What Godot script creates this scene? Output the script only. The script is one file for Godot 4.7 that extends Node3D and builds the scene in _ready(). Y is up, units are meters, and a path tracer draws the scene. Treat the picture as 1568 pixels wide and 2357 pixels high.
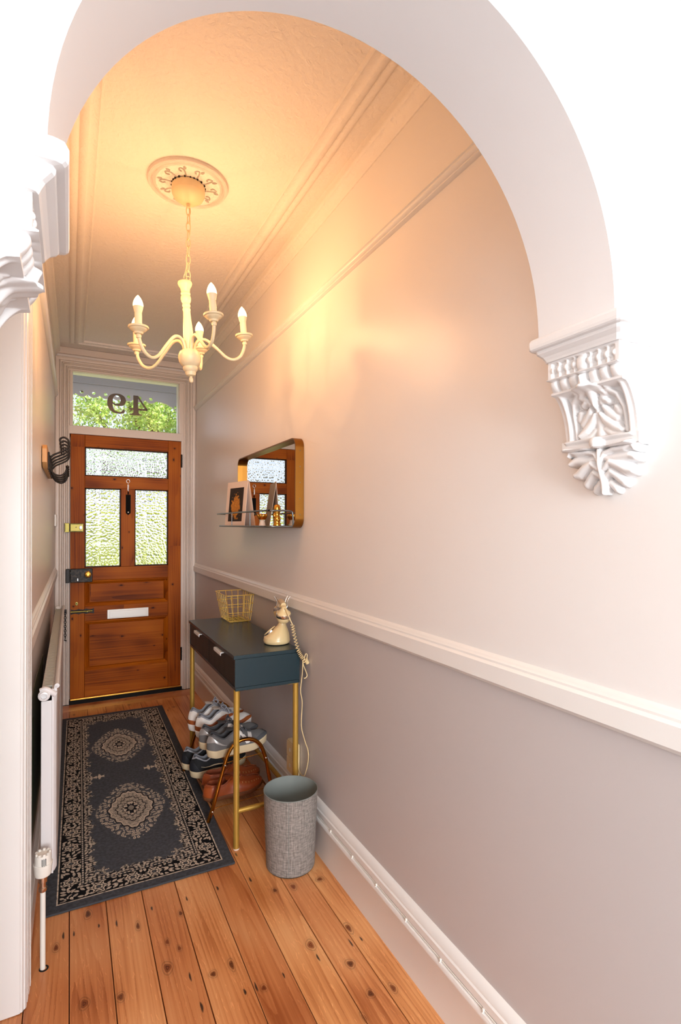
extends Node3D
# A narrow Victorian hallway seen through a plaster arch. Corridor runs along -z; metres.

const WR := 0.934      # right wall face
const WL := -0.10      # left wall face
const LW0 := Vector3(-0.119, 0, -1.79)   # left wall face, near and far ends
const LW1 := Vector3(-0.099, 0, -4.47)
const ZE := -4.4544    # front of the door architrave
const CE := 2.68       # ceiling
const ZA0 := -0.592    # arch front
const ZA1 := -0.757    # arch back

class Geo:
	var V := PackedVector3Array()
	var N := PackedVector3Array()
	var U := PackedVector2Array()
	func tri(a: Vector3, b: Vector3, c: Vector3, na: Vector3, nb: Vector3, nc: Vector3, ua := Vector2.ZERO, ub := Vector2.ZERO, uc := Vector2.ZERO) -> void:
		if (b - a).cross(c - a).dot(na + nb + nc) > 0.0:
			V.append(a); V.append(c); V.append(b); N.append(na); N.append(nc); N.append(nb); U.append(ua); U.append(uc); U.append(ub)
		else:
			V.append(a); V.append(b); V.append(c); N.append(na); N.append(nb); N.append(nc); U.append(ua); U.append(ub); U.append(uc)
	func quad(a: Vector3, b: Vector3, c: Vector3, d: Vector3, n: Vector3, uv := []) -> void:
		var w = uv if uv.size() == 4 else [Vector2(0, 0), Vector2(1, 0), Vector2(1, 1), Vector2(0, 1)]
		tri(a, b, c, n, n, n, w[0], w[1], w[2])
		tri(a, c, d, n, n, n, w[0], w[2], w[3])
	func quadn(a: Vector3, b: Vector3, c: Vector3, d: Vector3, na: Vector3, nb: Vector3, nc: Vector3, nd: Vector3) -> void:
		tri(a, b, c, na, nb, nc)
		tri(a, c, d, na, nc, nd)
	# rows of points, smooth normals
	func grid(P: Array, wu := false, wv := false, flip := false, us := 1.0, vs := 1.0, uo := Vector2.ZERO) -> void:
		var m := P.size()
		var n: int = P[0].size()
		var NN := []
		for i in m:
			var row := PackedVector3Array()
			var i0: int = (i - 1 + m) % m if wv else maxi(i - 1, 0)
			var i1: int = (i + 1) % m if wv else mini(i + 1, m - 1)
			for j in n:
				var j0: int = (j - 1 + n) % n if wu else maxi(j - 1, 0)
				var j1: int = (j + 1) % n if wu else mini(j + 1, n - 1)
				var du: Vector3 = P[i][j1] - P[i][j0]
				var dv: Vector3 = P[i1][j] - P[i0][j]
				var c := du.cross(dv)
				if c.length_squared() < 1e-22:
					var k: int = clampi(i, 1, maxi(1, m - 2))
					c = (P[k][j1] - P[k][j0]).cross(P[mini(k + 1, m - 1)][j] - P[k - 1][j])
				c = c.normalized()
				row.append(-c if flip else c)
			NN.append(row)
		var mm := m if wv else m - 1
		var nn := n if wu else n - 1
		for i in mm:
			var i1 := (i + 1) % m
			for j in nn:
				var j1 := (j + 1) % n
				var a := uo + Vector2(us * j / nn, vs * i / mm)
				var b := uo + Vector2(us * (j + 1) / nn, vs * i / mm)
				var c := uo + Vector2(us * (j + 1) / nn, vs * (i + 1) / mm)
				var d := uo + Vector2(us * j / nn, vs * (i + 1) / mm)
				tri(P[i][j], P[i][j1], P[i1][j1], NN[i][j], NN[i][j1], NN[i1][j1], a, b, c)
				tri(P[i][j], P[i1][j1], P[i1][j], NN[i][j], NN[i1][j1], NN[i1][j], a, c, d)
	# box with rounded-looking chamfers; grain = axis that the texture's v runs along
	func box(c: Vector3, s: Vector3, b := 0.0, grain := 1, off := Vector2.ZERO, us := 1.0, vs := 1.0, t := Transform3D()) -> void:
		var h := s * 0.5
		b = minf(b, minf(h.x, minf(h.y, h.z)) * 0.98)
		for ax in 3:
			for sg in [-1.0, 1.0]:
				var u := (ax + 1) % 3
				var v := (ax + 2) % 3
				if u == grain:
					var k := u; u = v; v = k
				var n := Vector3.ZERO
				n[ax] = sg
				var q := []
				var w := []
				for e in [[-1, -1], [1, -1], [1, 1], [-1, 1]]:
					var p := Vector3.ZERO
					p[ax] = sg * h[ax]; p[u] = e[0] * (h[u] - b); p[v] = e[1] * (h[v] - b)
					q.append(t * (p + c)); w.append(off + Vector2((p[u] + c[u]) * us, (p[v] + c[v]) * vs))
				quad(q[0], q[1], q[2], q[3], t.basis * n, w)
		if b <= 0.0:
			return
		for ax in 3:
			var u := (ax + 1) % 3
			var v := (ax + 2) % 3
			for su in [-1.0, 1.0]:
				for sv in [-1.0, 1.0]:
					var nu := Vector3.ZERO; nu[u] = su
					var nv := Vector3.ZERO; nv[v] = sv
					var q := []
					for e in [-1.0, 1.0]:
						var p := Vector3.ZERO
						p[ax] = e * (h[ax] - b)
						p[u] = su * h[u]; p[v] = sv * (h[v] - b)
						q.append(t * (p + c))
						p[u] = su * (h[u] - b); p[v] = sv * h[v]
						q.append(t * (p + c))
					var k0: Vector2 = off + Vector2((c[u] + su * h[u]) * us, (c[v]) * vs)
					var a: Vector3 = t.basis * nu
					var d: Vector3 = t.basis * nv
					tri(q[0], q[1], q[3], a, d, d, k0, k0, k0); tri(q[0], q[3], q[2], a, d, a, k0, k0, k0)
		for sx in [-1.0, 1.0]:
			for sy in [-1.0, 1.0]:
				for sz in [-1.0, 1.0]:
					var m := Vector3(sx, sy, sz)
					var p := Vector3(h.x * sx, h.y * sy, h.z * sz)
					tri(t * (c + p - Vector3(0, b * sy, b * sz)), t * (c + p - Vector3(b * sx, 0, b * sz)), t * (c + p - Vector3(b * sx, b * sy, 0)), t.basis * Vector3(m.x, 0, 0), t.basis * Vector3(0, m.y, 0), t.basis * Vector3(0, 0, m.z), off, off, off)
	func tube(path: Array, r, sides := 8, closed := false, cap := true, sq := 1.0) -> void:
		var n := path.size()
		var P := []
		var up := Vector3.ZERO
		var ends := []
		for i in n:
			var a: Vector3 = path[(i - 1 + n) % n] if closed else path[maxi(i - 1, 0)]
			var b: Vector3 = path[(i + 1) % n] if closed else path[mini(i + 1, n - 1)]
			var d := (b - a).normalized()
			if up == Vector3.ZERO:
				up = Vector3.UP if absf(d.y) < 0.9 else Vector3.RIGHT
			up = (up - d * up.dot(d)).normalized()
			var s := d.cross(up)
			var rr: float = r[i] if r is Array else r
			var row := PackedVector3Array()
			for k in sides:
				var t := TAU * k / sides
				row.append(path[i] + (up * cos(t) * sq + s * sin(t)) * rr)
			P.append(row)
			if i == 0 or i == n - 1:
				ends.append([path[i], d * (-1.0 if i == 0 else 1.0), row])
		grid(P, true, closed, false, 1.0, 1.0)
		if cap and not closed:
			for e in ends:
				for k in sides:
					tri(e[0], e[2][k], e[2][(k + 1) % sides], e[1], e[1], e[1])
	# profile of (radius, height), lathed round y; creases kept
	func lathe(pr: Array, segs := 24, t := Transform3D(), crease := 0.82, sx := 1.0, sz := 1.0) -> void:
		var m := pr.size()
		var nrm := []
		for i in m - 1:
			var d: Vector2 = (pr[i + 1] - pr[i]).normalized()
			nrm.append(Vector2(d.y, -d.x))
		for i in m - 1:
			var a: Vector2 = pr[i]
			var b: Vector2 = pr[i + 1]
			if a.distance_squared_to(b) < 1e-12:
				continue
			var na: Vector2 = nrm[i]
			var nb: Vector2 = nrm[i]
			if i > 0 and nrm[i - 1].dot(nrm[i]) > crease: na = (nrm[i - 1] + nrm[i]).normalized()
			if i < m - 2 and nrm[i + 1].dot(nrm[i]) > crease: nb = (nrm[i + 1] + nrm[i]).normalized()
			for k in segs:
				var c0 := cos(TAU * k / segs); var s0 := sin(TAU * k / segs)
				var c1 := cos(TAU * (k + 1) / segs); var s1 := sin(TAU * (k + 1) / segs)
				var u0 := float(k) / segs; var u1 := float(k + 1) / segs
				var v0 := float(i) / (m - 1); var v1 := float(i + 1) / (m - 1)
				var p0 := t * Vector3(a.x * c0 * sx, a.y, a.x * s0 * sz); var p1 := t * Vector3(a.x * c1 * sx, a.y, a.x * s1 * sz)
				var p2 := t * Vector3(b.x * c1 * sx, b.y, b.x * s1 * sz); var p3 := t * Vector3(b.x * c0 * sx, b.y, b.x * s0 * sz)
				var n0 := (t.basis * Vector3(na.x * c0, na.y, na.x * s0)).normalized(); var n1 := (t.basis * Vector3(na.x * c1, na.y, na.x * s1)).normalized()
				var n2 := (t.basis * Vector3(nb.x * c1, nb.y, nb.x * s1)).normalized(); var n3 := (t.basis * Vector3(nb.x * c0, nb.y, nb.x * s0)).normalized()
				if b.x > 1e-6: tri(p0, p2, p3, n0, n2, n3, Vector2(u0, v0), Vector2(u1, v1), Vector2(u0, v1))
				if a.x > 1e-6: tri(p0, p1, p2, n0, n1, n2, Vector2(u0, v0), Vector2(u1, v0), Vector2(u1, v1))
	# closed profile (x along ax, y along ay) drawn from p0 to p1, mitred by m0, m1 per unit of profile x
	func extrude(pr: Array, p0: Vector3, p1: Vector3, ax: Vector3, ay: Vector3, m0 := 0.0, m1 := 0.0, off := Vector2.ZERO, us := 1.0, vs := 1.0, crease := 0.8) -> void:
		var n := pr.size()
		var d := (p1 - p0).normalized()
		var L := (p1 - p0).length()
		var area := 0.0
		for i in n: area += pr[i].cross(pr[(i + 1) % n])
		var sg := 1.0 if area > 0 else -1.0
		var nr := []
		for i in n:
			var e: Vector2 = (pr[(i + 1) % n] - pr[i]).normalized()
			nr.append(Vector2(e.y, -e.x) * sg)
		var run := 0.0
		for i in n:
			var k := (i + 1) % n
			var a: Vector2 = pr[i]
			var b: Vector2 = pr[k]
			var na: Vector2 = nr[i]
			var nb: Vector2 = nr[i]
			var pv: Vector2 = nr[(i - 1 + n) % n]
			if pv.dot(nr[i]) > crease: na = (pv + nr[i]).normalized()
			if nr[k].dot(nr[i]) > crease: nb = (nr[k] + nr[i]).normalized()
			var l := a.distance_to(b)
			var A0 := p0 + ax * a.x + ay * a.y - d * m0 * a.x
			var A1 := p1 + ax * a.x + ay * a.y + d * m1 * a.x
			var B0 := p0 + ax * b.x + ay * b.y - d * m0 * b.x
			var B1 := p1 + ax * b.x + ay * b.y + d * m1 * b.x
			var nA := (ax * na.x + ay * na.y).normalized()
			var nB := (ax * nb.x + ay * nb.y).normalized()
			var t0 := off + Vector2(run * us, 0); var t1 := off + Vector2(run * us, L * vs)
			var t2 := off + Vector2((run + l) * us, L * vs); var t3 := off + Vector2((run + l) * us, 0)
			tri(A0, A1, B1, nA, nA, nB, t0, t1, t2); tri(A0, B1, B0, nA, nB, nB, t0, t2, t3)
			run += l
		var ix := Geometry2D.triangulate_polygon(PackedVector2Array(pr))
		for i in range(0, ix.size(), 3):
			var q: Array = [pr[ix[i]], pr[ix[i + 1]], pr[ix[i + 2]]]
			var w := []
			for e in q: w.append([p0 + ax * e.x + ay * e.y - d * m0 * e.x, p1 + ax * e.x + ay * e.y + d * m1 * e.x])
			tri(w[0][0], w[1][0], w[2][0], -d, -d, -d); tri(w[0][1], w[1][1], w[2][1], d, d, d)
	# a rectangular ring of mitred moulding; profile x runs inwards from the outer edge, y forwards
	func ring(c: Vector3, ax: Vector3, ay: Vector3, w: float, h: float, pr: Array, off := Vector2.ZERO, us := 1.0, vs := 1.0) -> void:
		var nz := ax.cross(ay).normalized()
		var a := c - ax * w / 2 - ay * h / 2
		var b := c + ax * w / 2 - ay * h / 2
		var e := c + ax * w / 2 + ay * h / 2
		var f := c - ax * w / 2 + ay * h / 2
		extrude(pr, a, b, ay, nz, -1, -1, off, us, vs); extrude(pr, b, e, -ax, nz, -1, -1, off + Vector2(.37, .2), us, vs)
		extrude(pr, e, f, -ay, nz, -1, -1, off + Vector2(.6, .5), us, vs); extrude(pr, f, a, ax, nz, -1, -1, off + Vector2(.11, .7), us, vs)
	func ball(c: Vector3, r: Vector3, seg := 14, rings := 9, b := Basis()) -> void:
		var P := []
		for i in rings + 1:
			var f := PI * i / rings
			var row := PackedVector3Array()
			for j in seg: row.append(c + b * Vector3(r.x * sin(f) * cos(TAU * j / seg), r.y * cos(f), r.z * sin(f) * sin(TAU * j / seg)))
			P.append(row)
		grid(P, true, false, false)
	func mesh() -> ArrayMesh:
		var a := []
		a.resize(Mesh.ARRAY_MAX)
		a[Mesh.ARRAY_VERTEX] = V; a[Mesh.ARRAY_NORMAL] = N; a[Mesh.ARRAY_TEX_UV] = U
		var m := ArrayMesh.new()
		m.add_surface_from_arrays(Mesh.PRIMITIVE_TRIANGLES, a)
		return m

# ---------- helpers ----------
var used := {}
var M := {}

func numbered(n: String) -> String:
	if not used.has(n):
		used[n] = 0
		return n
	used[n] += 1
	return "%s_%03d" % [n, used[n]]

func tag(o: Node, label := "", category := "", group := "", kind := "") -> Node:
	if label: o.set_meta("label", label)
	if category: o.set_meta("category", category)
	if group: o.set_meta("group", group)
	if kind: o.set_meta("kind", kind)
	return o

func thing(n: String, at := Vector3.ZERO, label := "", category := "", group := "", kind := "") -> Node3D:
	var o := Node3D.new()
	o.name = numbered(n)
	add_child(o, true)
	o.position = at
	tag(o, label, category, group, kind)
	return o

func whole(n: String, g: Geo, m: Material, label := "", category := "", group := "", kind := "") -> MeshInstance3D:
	var o := MeshInstance3D.new()
	o.name = numbered(n)
	o.mesh = g.mesh()
	o.material_override = m
	add_child(o, true)
	tag(o, label, category, group, kind)
	return o

# a part; world = its geometry is written in world coordinates
func part(par: Node3D, n: String, g: Geo, m: Material, world := true, label := "") -> MeshInstance3D:
	var o := MeshInstance3D.new()
	o.name = n
	o.mesh = g.mesh()
	o.material_override = m
	par.add_child(o, true)
	if world:
		var p := Vector3.ZERO
		var q: Node = par
		while q != self:
			p += (q as Node3D).position; q = q.get_parent()
		o.position = -p
	if label: o.set_meta("label", label)
	return o

func mat(n: String, c: Color, rough := 0.6, metal := 0.0, spec := 0.5) -> StandardMaterial3D:
	var m := StandardMaterial3D.new()
	m.resource_name = n
	m.albedo_color = c
	m.roughness = rough
	m.metallic = metal
	m.metallic_specular = spec
	M[n] = m
	return m

func noise(type: int, freq: float, sd: int, oct := 3) -> FastNoiseLite:
	var f := FastNoiseLite.new()
	f.noise_type = type
	f.frequency = freq
	f.seed = sd
	f.fractal_octaves = oct
	return f

func field(f: FastNoiseLite, w: int, h: int, W: int, H: int) -> PackedByteArray:   # noise drawn small and stretched
	var im := f.get_image(w, h, false, false, true)
	im.convert(Image.FORMAT_L8)
	im.resize(W, H, Image.INTERPOLATE_CUBIC)
	return im.get_data()

func tex_noise(f: FastNoiseLite, w: int, h: int, W := 0, H := 0) -> ImageTexture:
	var im := f.get_seamless_image(w, h, false, false, 0.2, true)
	im.convert(Image.FORMAT_L8)
	if W > 0: im.resize(W, H, Image.INTERPOLATE_CUBIC)
	return ImageTexture.create_from_image(im)

func sm(a: float, b: float, x: float) -> float:
	var t := clampf((x - a) / (b - a), 0.0, 1.0)
	return t * t * (3.0 - 2.0 * t)

func smooth_path(p: Array, per := 6, closed := false) -> Array:   # Catmull-Rom
	var out := []
	var n := p.size()
	var last := n if closed else n - 1
	for i in last:
		var a: Vector3 = p[(i - 1 + n) % n] if closed else p[maxi(i - 1, 0)]
		var b: Vector3 = p[i]
		var c: Vector3 = p[(i + 1) % n]
		var d: Vector3 = p[(i + 2) % n] if closed else p[mini(i + 2, n - 1)]
		for k in per: out.append(b.cubic_interpolate(c, a, d, float(k) / per))
	if not closed: out.append(p[n - 1])
	return out

func _ready() -> void:
	# ---------- camera, sky, sun, lights, exposure ----------
	var cam := Camera3D.new()
	cam.name = "camera"
	add_child(cam)
	cam.projection = Camera3D.PROJECTION_FRUSTUM
	cam.near = 0.05
	cam.far = 200.0
	cam.size = 2357.0 / 1216.14 * 0.05
	cam.frustum_offset = Vector2(0, 30.94 / 1216.14 * 0.05)
	cam.position = Vector3(0, 1.35, 0)
	cam.basis = Basis(Vector3.UP, deg_to_rad(-27.147)) * Basis(Vector3.BACK, deg_to_rad(0.147))
	cam.current = true
	var we := WorldEnvironment.new()
	we.name = "environment"
	var env := Environment.new()
	var sky := Sky.new()
	var psm := ProceduralSkyMaterial.new()
	psm.sky_top_color = Color(0.72, 0.83, 0.97)
	psm.sky_horizon_color = Color(0.97, 0.98, 1.0)
	psm.sky_curve = 0.2
	psm.ground_bottom_color = Color(0.55, 0.57, 0.5)
	psm.ground_horizon_color = Color(0.85, 0.87, 0.85)
	psm.sky_energy_multiplier = 1.15
	psm.ground_energy_multiplier = 0.8
	sky.sky_material = psm
	env.background_mode = Environment.BG_SKY
	env.sky = sky
	env.tonemap_mode = Environment.TONE_MAPPER_LINEAR
	env.tonemap_exposure = 1.0
	env.sdfgi_enabled = true
	env.ssao_enabled = true
	env.ssil_enabled = true
	we.environment = env
	add_child(we)
	var sun := DirectionalLight3D.new()
	sun.name = "sun_light"
	sun.light_energy = 3.4
	sun.light_color = Color(1.0, 0.96, 0.9)
	sun.light_angular_distance = 0.6
	sun.shadow_enabled = true
	add_child(sun)
	sun.look_at_from_position(Vector3.ZERO, Vector3(-0.62, -0.75, -0.22), Vector3.UP)
	# daylight that comes through the big rear window behind the camera
	var day := AreaLight3D.new()
	day.name = "window_light"
	day.area_size = Vector2(1.3, 1.5)
	day.light_energy = 18.3
	day.light_color = Color(0.955, 0.975, 1.0)
	day.area_range = 12.0
	day.shadow_enabled = true
	day.position = Vector3(0.2, 1.6, 2.92)
	add_child(day)
	materials()
	room()
	trims()
	front_door()
	outside()
	arch()
	corbels()
	radiator()
	rug()
	table()
	rack_and_shoes()
	bin()
	mirror()
	chandelier()
	small_things()

# ---------- materials ----------
func wood_pixels(W: int, H: int, sd: int, dark: Vector3, mid: Vector3, light: Vector3, rings: float, warp: float) -> PackedByteArray:
	var a := field(noise(FastNoiseLite.TYPE_SIMPLEX_SMOOTH, 0.010, sd, 2), W / 2, maxi(H / 22, 8), W, H)
	var b := field(noise(FastNoiseLite.TYPE_VALUE_CUBIC, 0.22, sd + 1, 2), W, maxi(H / 60, 8), W, H)
	var c := field(noise(FastNoiseLite.TYPE_SIMPLEX_SMOOTH, 0.006, sd + 2, 2), W / 2, H / 2, W, H)
	var lr := PackedByteArray(); var lg := PackedByteArray(); var lb := PackedByteArray()
	lr.resize(256); lg.resize(256); lb.resize(256)
	for i in 256:
		var t := i / 255.0
		var v := dark.lerp(mid, t * 2.0) if t < 0.5 else mid.lerp(light, t * 2.0 - 1.0)
		lr[i] = clampi(int(v.x), 0, 255); lg[i] = clampi(int(v.y), 0, 255); lb[i] = clampi(int(v.z), 0, 255)
	var wave := PackedInt32Array()
	wave.resize(256)
	for i in 256:
		var s := i / 256.0
		wave[i] = int(70.0 * (pow(s, 2.2) - 0.3))
	var out := PackedByteArray()
	out.resize(W * H * 3)
	var k := 0
	var o := 0
	var iw := int(warp * 256.0)
	var ir := int(rings * 256.0 * 256.0 / W)
	for y in H:
		for x in W:
			var ring := ((x * ir + a[k] * iw) >> 8) & 255
			var t := 150 - wave[ring] + ((b[k] - 128) * 3 >> 3) + ((c[k] - 128) * 7 >> 3)
			t = 0 if t < 0 else (255 if t > 255 else t)
			out[o] = lr[t]; out[o + 1] = lg[t]; out[o + 2] = lb[t]
			k += 1
			o += 3
	return out

func knot(d: PackedByteArray, W: int, H: int, cx: float, cy: float, rx: float, ry: float, col: Vector3, halo: float) -> void:
	var R := 2.6
	for y in range(maxi(0, int(cy - ry * R)), mini(H, int(cy + ry * R) + 1)):
		for x in range(maxi(0, int(cx - rx * R)), mini(W, int(cx + rx * R) + 1)):
			var q := Vector2((x - cx) / rx, (y - cy) / ry)
			var l := q.length() + 0.10 * sin(q.angle() * 3.0 + cx)
			var w := 0.9 * (1.0 - sm(0.5, 1.12, l))
			var e := halo * (1.0 - sm(0.9, R, l)) * (0.55 + 0.45 * sin(l * 9.0))
			var o := (y * W + x) * 3
			for ch in 3:
				var v: float = d[o + ch]
				v = lerpf(v, v * 0.62, e)
				d[o + ch] = clampi(int(lerpf(v, col[ch] * (0.75 + 0.25 * sin(l * 12.0)), w)), 0, 255)

func image_tex(d: PackedByteArray, W: int, H: int) -> ImageTexture:
	return ImageTexture.create_from_image(Image.create_from_data(W, H, false, Image.FORMAT_RGB8, d))

const KNOTS := [[0.059, -2.028], [-0.036, -1.912], [0.207, -1.891], [0.346, -1.886], [0.678, -1.847], [0.284, -1.776], [0.314, -1.732], [0.268, -1.672], [0.445, -1.594], [0.387, -1.586], [0.132, -1.629], [0.039, -1.653], [0.507, -1.471], [0.693, -1.554], [0.852, -1.828], [0.835, -1.562], [0.772, -1.432], [0.843, -1.3], [0.721, -1.255], [0.775, -1.314], [0.746, -1.835], [0.03, -4.2], [0.4, -4.25], [0.55, -4.3], [0.69, -4.05], [0.72, -3.5], [0.2, -4.33], [0.7, -2.75]]
const HOLES := [[0.015, -1.951], [-0.016, -1.957], [0.144, -1.936], [0.26, -1.956], [0.379, -1.95], [0.492, -1.954], [0.615, -1.945], [0.332, -1.492], [0.323, -1.608], [0.454, -1.484], [0.488, -1.485], [0.574, -1.486], [0.693, -1.499], [0.85, -1.502], [0.812, -1.503], [0.09, -1.952], [0.61, -2.12], [0.66, -3.2], [0.64, -4.0], [0.3, -4.3]]

func materials() -> void:
	mat("upper wall paint", Color(0.925, 0.909, 0.896), 0.36)
	mat("lower wall paint", Color(0.775, 0.748, 0.74), 0.4)
	mat("white gloss paint", Color(0.925, 0.915, 0.90), 0.3)
	mat("white arch paint", Color(0.905, 0.895, 0.893), 0.6)
	mat("plaster ornament", Color(0.92, 0.91, 0.905), 0.5)
	var ce := mat("ceiling paint", Color(0.94, 0.915, 0.89), 0.6)
	var sw := noise(FastNoiseLite.TYPE_CELLULAR, 0.045, 5, 3)
	sw.domain_warp_enabled = true
	sw.domain_warp_amplitude = 30.0
	sw.domain_warp_frequency = 0.03
	ce.heightmap_enabled = true
	ce.heightmap_texture = tex_noise(sw, 512, 512)
	ce.heightmap_scale = 0.25
	ce.heightmap_deep_parallax = false
	ce.uv1_scale = Vector3(2, 2, 2)
	mat("door frame paint", Color(0.885, 0.835, 0.79), 0.35)
	# floor: one map of the boards, seen from above: u = x + 0.1, v = -z - 1.0
	var W := 1024; var H := 2048
	var d := wood_pixels(W, H, 11, Vector3(168, 104, 58), Vector3(218, 160, 108), Vector3(238, 192, 142), 30.0, 8.0)
	var rng := RandomNumberGenerator.new()
	rng.seed = 4
	var sx := W / 1.04; var sy := H / 3.5
	for i in 1500:   # pale scratches and worn flecks
		var x := rng.randf() * W; var y := rng.randf() * H * 0.45
		var dx := rng.randf_range(-0.5, 0.5); var l := rng.randi_range(4, 16)
		for j in l:
			var px := int(x + dx * j); var py := int(y + j)
			if px >= 0 and px < W and py < H:
				for ch in 3: d[(py * W + px) * 3 + ch] = mini(255, d[(py * W + px) * 3 + ch] + 30)
	for q in KNOTS: knot(d, W, H, (q[0] + 0.1) * sx, (-q[1] - 1.0) * sy, rng.randf_range(4.5, 11.0), rng.randf_range(4.5, 11.0), Vector3(158, 86, 44) * rng.randf_range(0.75, 1.1), 0.65)
	for q in HOLES: knot(d, W, H, (q[0] + 0.1) * sx, (-q[1] - 1.0) * sy, rng.randf_range(2.6, 4.0), rng.randf_range(6.0, 12.0), Vector3(70, 54, 48), 0.12)
	for i in 12: knot(d, W, H, rng.randf() * W, (0.3 + 0.7 * rng.randf()) * H, rng.randf_range(3, 6), rng.randf_range(3, 7), Vector3(100, 46, 18), 0.5)
	var fl := mat("floor boards", Color(0.97, 0.88, 0.80), 0.33)
	fl.albedo_texture = image_tex(d, W, H)
	mat("floor gap", Color(0.06, 0.045, 0.035), 0.9)
	# stained pine of the door: u over 0.5 m, v over 2 m
	W = 512; H = 1024
	d = wood_pixels(W, H, 31, Vector3(108, 56, 8), Vector3(178, 106, 28), Vector3(206, 134, 44), 11.0, 7.0)
	for i in 26: knot(d, W, H, rng.randf() * W, rng.randf() * H, rng.randf_range(4, 9), rng.randf_range(3, 7), Vector3(84, 34, 6), 0.7)
	var dw := mat("door pine", Color(0.88, 0.74, 0.5), 0.5, 0.0, 0.28)
	dw.albedo_texture = image_tex(d, W, H)
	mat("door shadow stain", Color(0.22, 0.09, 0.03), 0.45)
	var gl := mat("hammered glass", Color(1, 1, 1, 0.0), 0.02)
	gl.refraction_enabled = true
	gl.refraction_scale = 0.05
	var cn := noise(FastNoiseLite.TYPE_CELLULAR, 0.07, 3, 1)
	cn.cellular_return_type = FastNoiseLite.RETURN_DISTANCE
	cn.cellular_jitter = 1.0
	gl.heightmap_enabled = true
	gl.heightmap_texture = tex_noise(cn, 256, 256)
	gl.heightmap_scale = 0.27
	var wg := mat("window glass", Color(1, 1, 1, 0.015), 0.02)
	wg.transparency = BaseMaterial3D.TRANSPARENCY_ALPHA
	mat("numeral black", Color(0.03, 0.028, 0.02), 0.5)
	mat("brass", Color(0.80, 0.60, 0.26), 0.25, 1.0)
	mat("old brass", Color(0.52, 0.47, 0.25), 0.4, 1.0)
	mat("satin gold", Color(0.76, 0.60, 0.27), 0.42, 0.55)
	mat("bright gold tube", Color(0.72, 0.47, 0.17), 0.16, 1.0)
	mat("antique gold frame", Color(0.56, 0.38, 0.16), 0.34, 1.0)
	mat("dark steel", Color(0.45, 0.47, 0.48), 0.33, 1.0)
	mat("silver", Color(0.88, 0.87, 0.85), 0.16, 1.0)
	mat("aluminium plate", Color(0.90, 0.88, 0.85), 0.42, 0.35)
	mat("satin steel pull", Color(0.93, 0.93, 0.93), 0.4, 0.2)
	mat("hall carpet", Color(0.34, 0.33, 0.33), 0.95)
	mat("black iron", Color(0.10, 0.075, 0.06), 0.45, 0.4)
	var pat := mat("dark patinated iron", Color(0.30, 0.24, 0.19), 0.45, 0.5)
	pat.albedo_texture = tex_noise(noise(FastNoiseLite.TYPE_SIMPLEX, 0.03, 9, 4), 128, 128)
	pat.uv1_triplanar = true
	pat.uv1_scale = Vector3(9, 9, 9)
	mat("mirror silver", Color(0.9, 0.91, 0.9), 0.0, 1.0)
	mat("teal lacquer", Color(0.125, 0.20, 0.225), 0.27)
	var td := mat("teal drawer front", Color(0.085, 0.115, 0.125), 0.4)
	td.heightmap_enabled = true
	var hb := Image.create(64, 64, false, Image.FORMAT_L8)
	for y in 64:
		for x in 64:
			var v := float(posmod((y + (x if x < 32 else 64 - x)), 8)) / 8.0
			hb.set_pixel(x, y, Color(1, 1, 1) * (0.2 + 0.8 * absf(v - 0.5) * 2.0))
	td.heightmap_texture = ImageTexture.create_from_image(hb)
	td.heightmap_scale = 0.15
	mat("white radiator enamel", Color(0.86, 0.845, 0.84), 0.3)
	mat("grille enamel", Color(0.68, 0.67, 0.62), 0.5)
	mat("dark slot", Color(0.05, 0.05, 0.045), 0.9)
	mat("white plastic", Color(0.92, 0.9, 0.86), 0.35)
	mat("cream plastic", Color(0.88, 0.78, 0.58), 0.28)
	mat("aged cream socket", Color(0.93, 0.83, 0.64), 0.35)
	mat("gold wire", Color(0.90, 0.76, 0.38), 0.35, 0.6)
	mat("copper pipe", Color(0.82, 0.72, 0.64), 0.22, 1.0)
	mat("chandelier cream", Color(0.87, 0.80, 0.65), 0.45)
	mat("candle cream", Color(0.93, 0.84, 0.70), 0.5)
	var bulb := mat("lit bulb glow", Color(1, 0.95, 0.85), 0.4)
	bulb.emission_enabled = true
	bulb.emission = Color(1.0, 0.86, 0.62)
	bulb.emission_energy_multiplier = 3.2
	var linen := mat("grey linen", Color(1, 1, 1), 0.9)
	var li := Image.create(256, 256, false, Image.FORMAT_RGB8)
	var wa := PackedFloat32Array(); var wb := PackedFloat32Array()
	for i in 256:
		wa.append(rng.randf()); wb.append(rng.randf())
	var ln := noise(FastNoiseLite.TYPE_SIMPLEX, 0.05, 8, 3)
	for y in 256:
		for x in 256:
			var v := 0.49 + 0.10 * (wa[x] - 0.5) + 0.08 * (wb[y] - 0.5) + 0.09 * ln.get_noise_2d(x * 2.2, y * 0.35) + 0.07 * ln.get_noise_2d(x * 0.35, y * 2.2 + 400)
			li.set_pixel(x, y, Color(v * 1.06, v, v * 0.945))
	linen.albedo_texture = ImageTexture.create_from_image(li)
	linen.uv1_scale = Vector3(5, 2.2, 1)
	mat("bin lining", Color(0.50, 0.52, 0.50), 0.8)
	# shoes
	mat("white leather", Color(0.88, 0.85, 0.82), 0.5)
	mat("white rubber", Color(0.92, 0.90, 0.88), 0.55)
	mat("tan leather", Color(0.60, 0.30, 0.11), 0.5)
	mat("grey lining", Color(0.56, 0.56, 0.58), 0.85)
	mat("grey suede", Color(0.40, 0.39, 0.385), 0.9)
	mat("dark grey mesh", Color(0.31, 0.31, 0.32), 0.9)
	mat("silver leather", Color(0.72, 0.71, 0.70), 0.3, 0.6)
	mat("cream rubber", Color(0.80, 0.72, 0.58), 0.7)
	mat("black nubuck", Color(0.055, 0.055, 0.065), 0.8)
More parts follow.
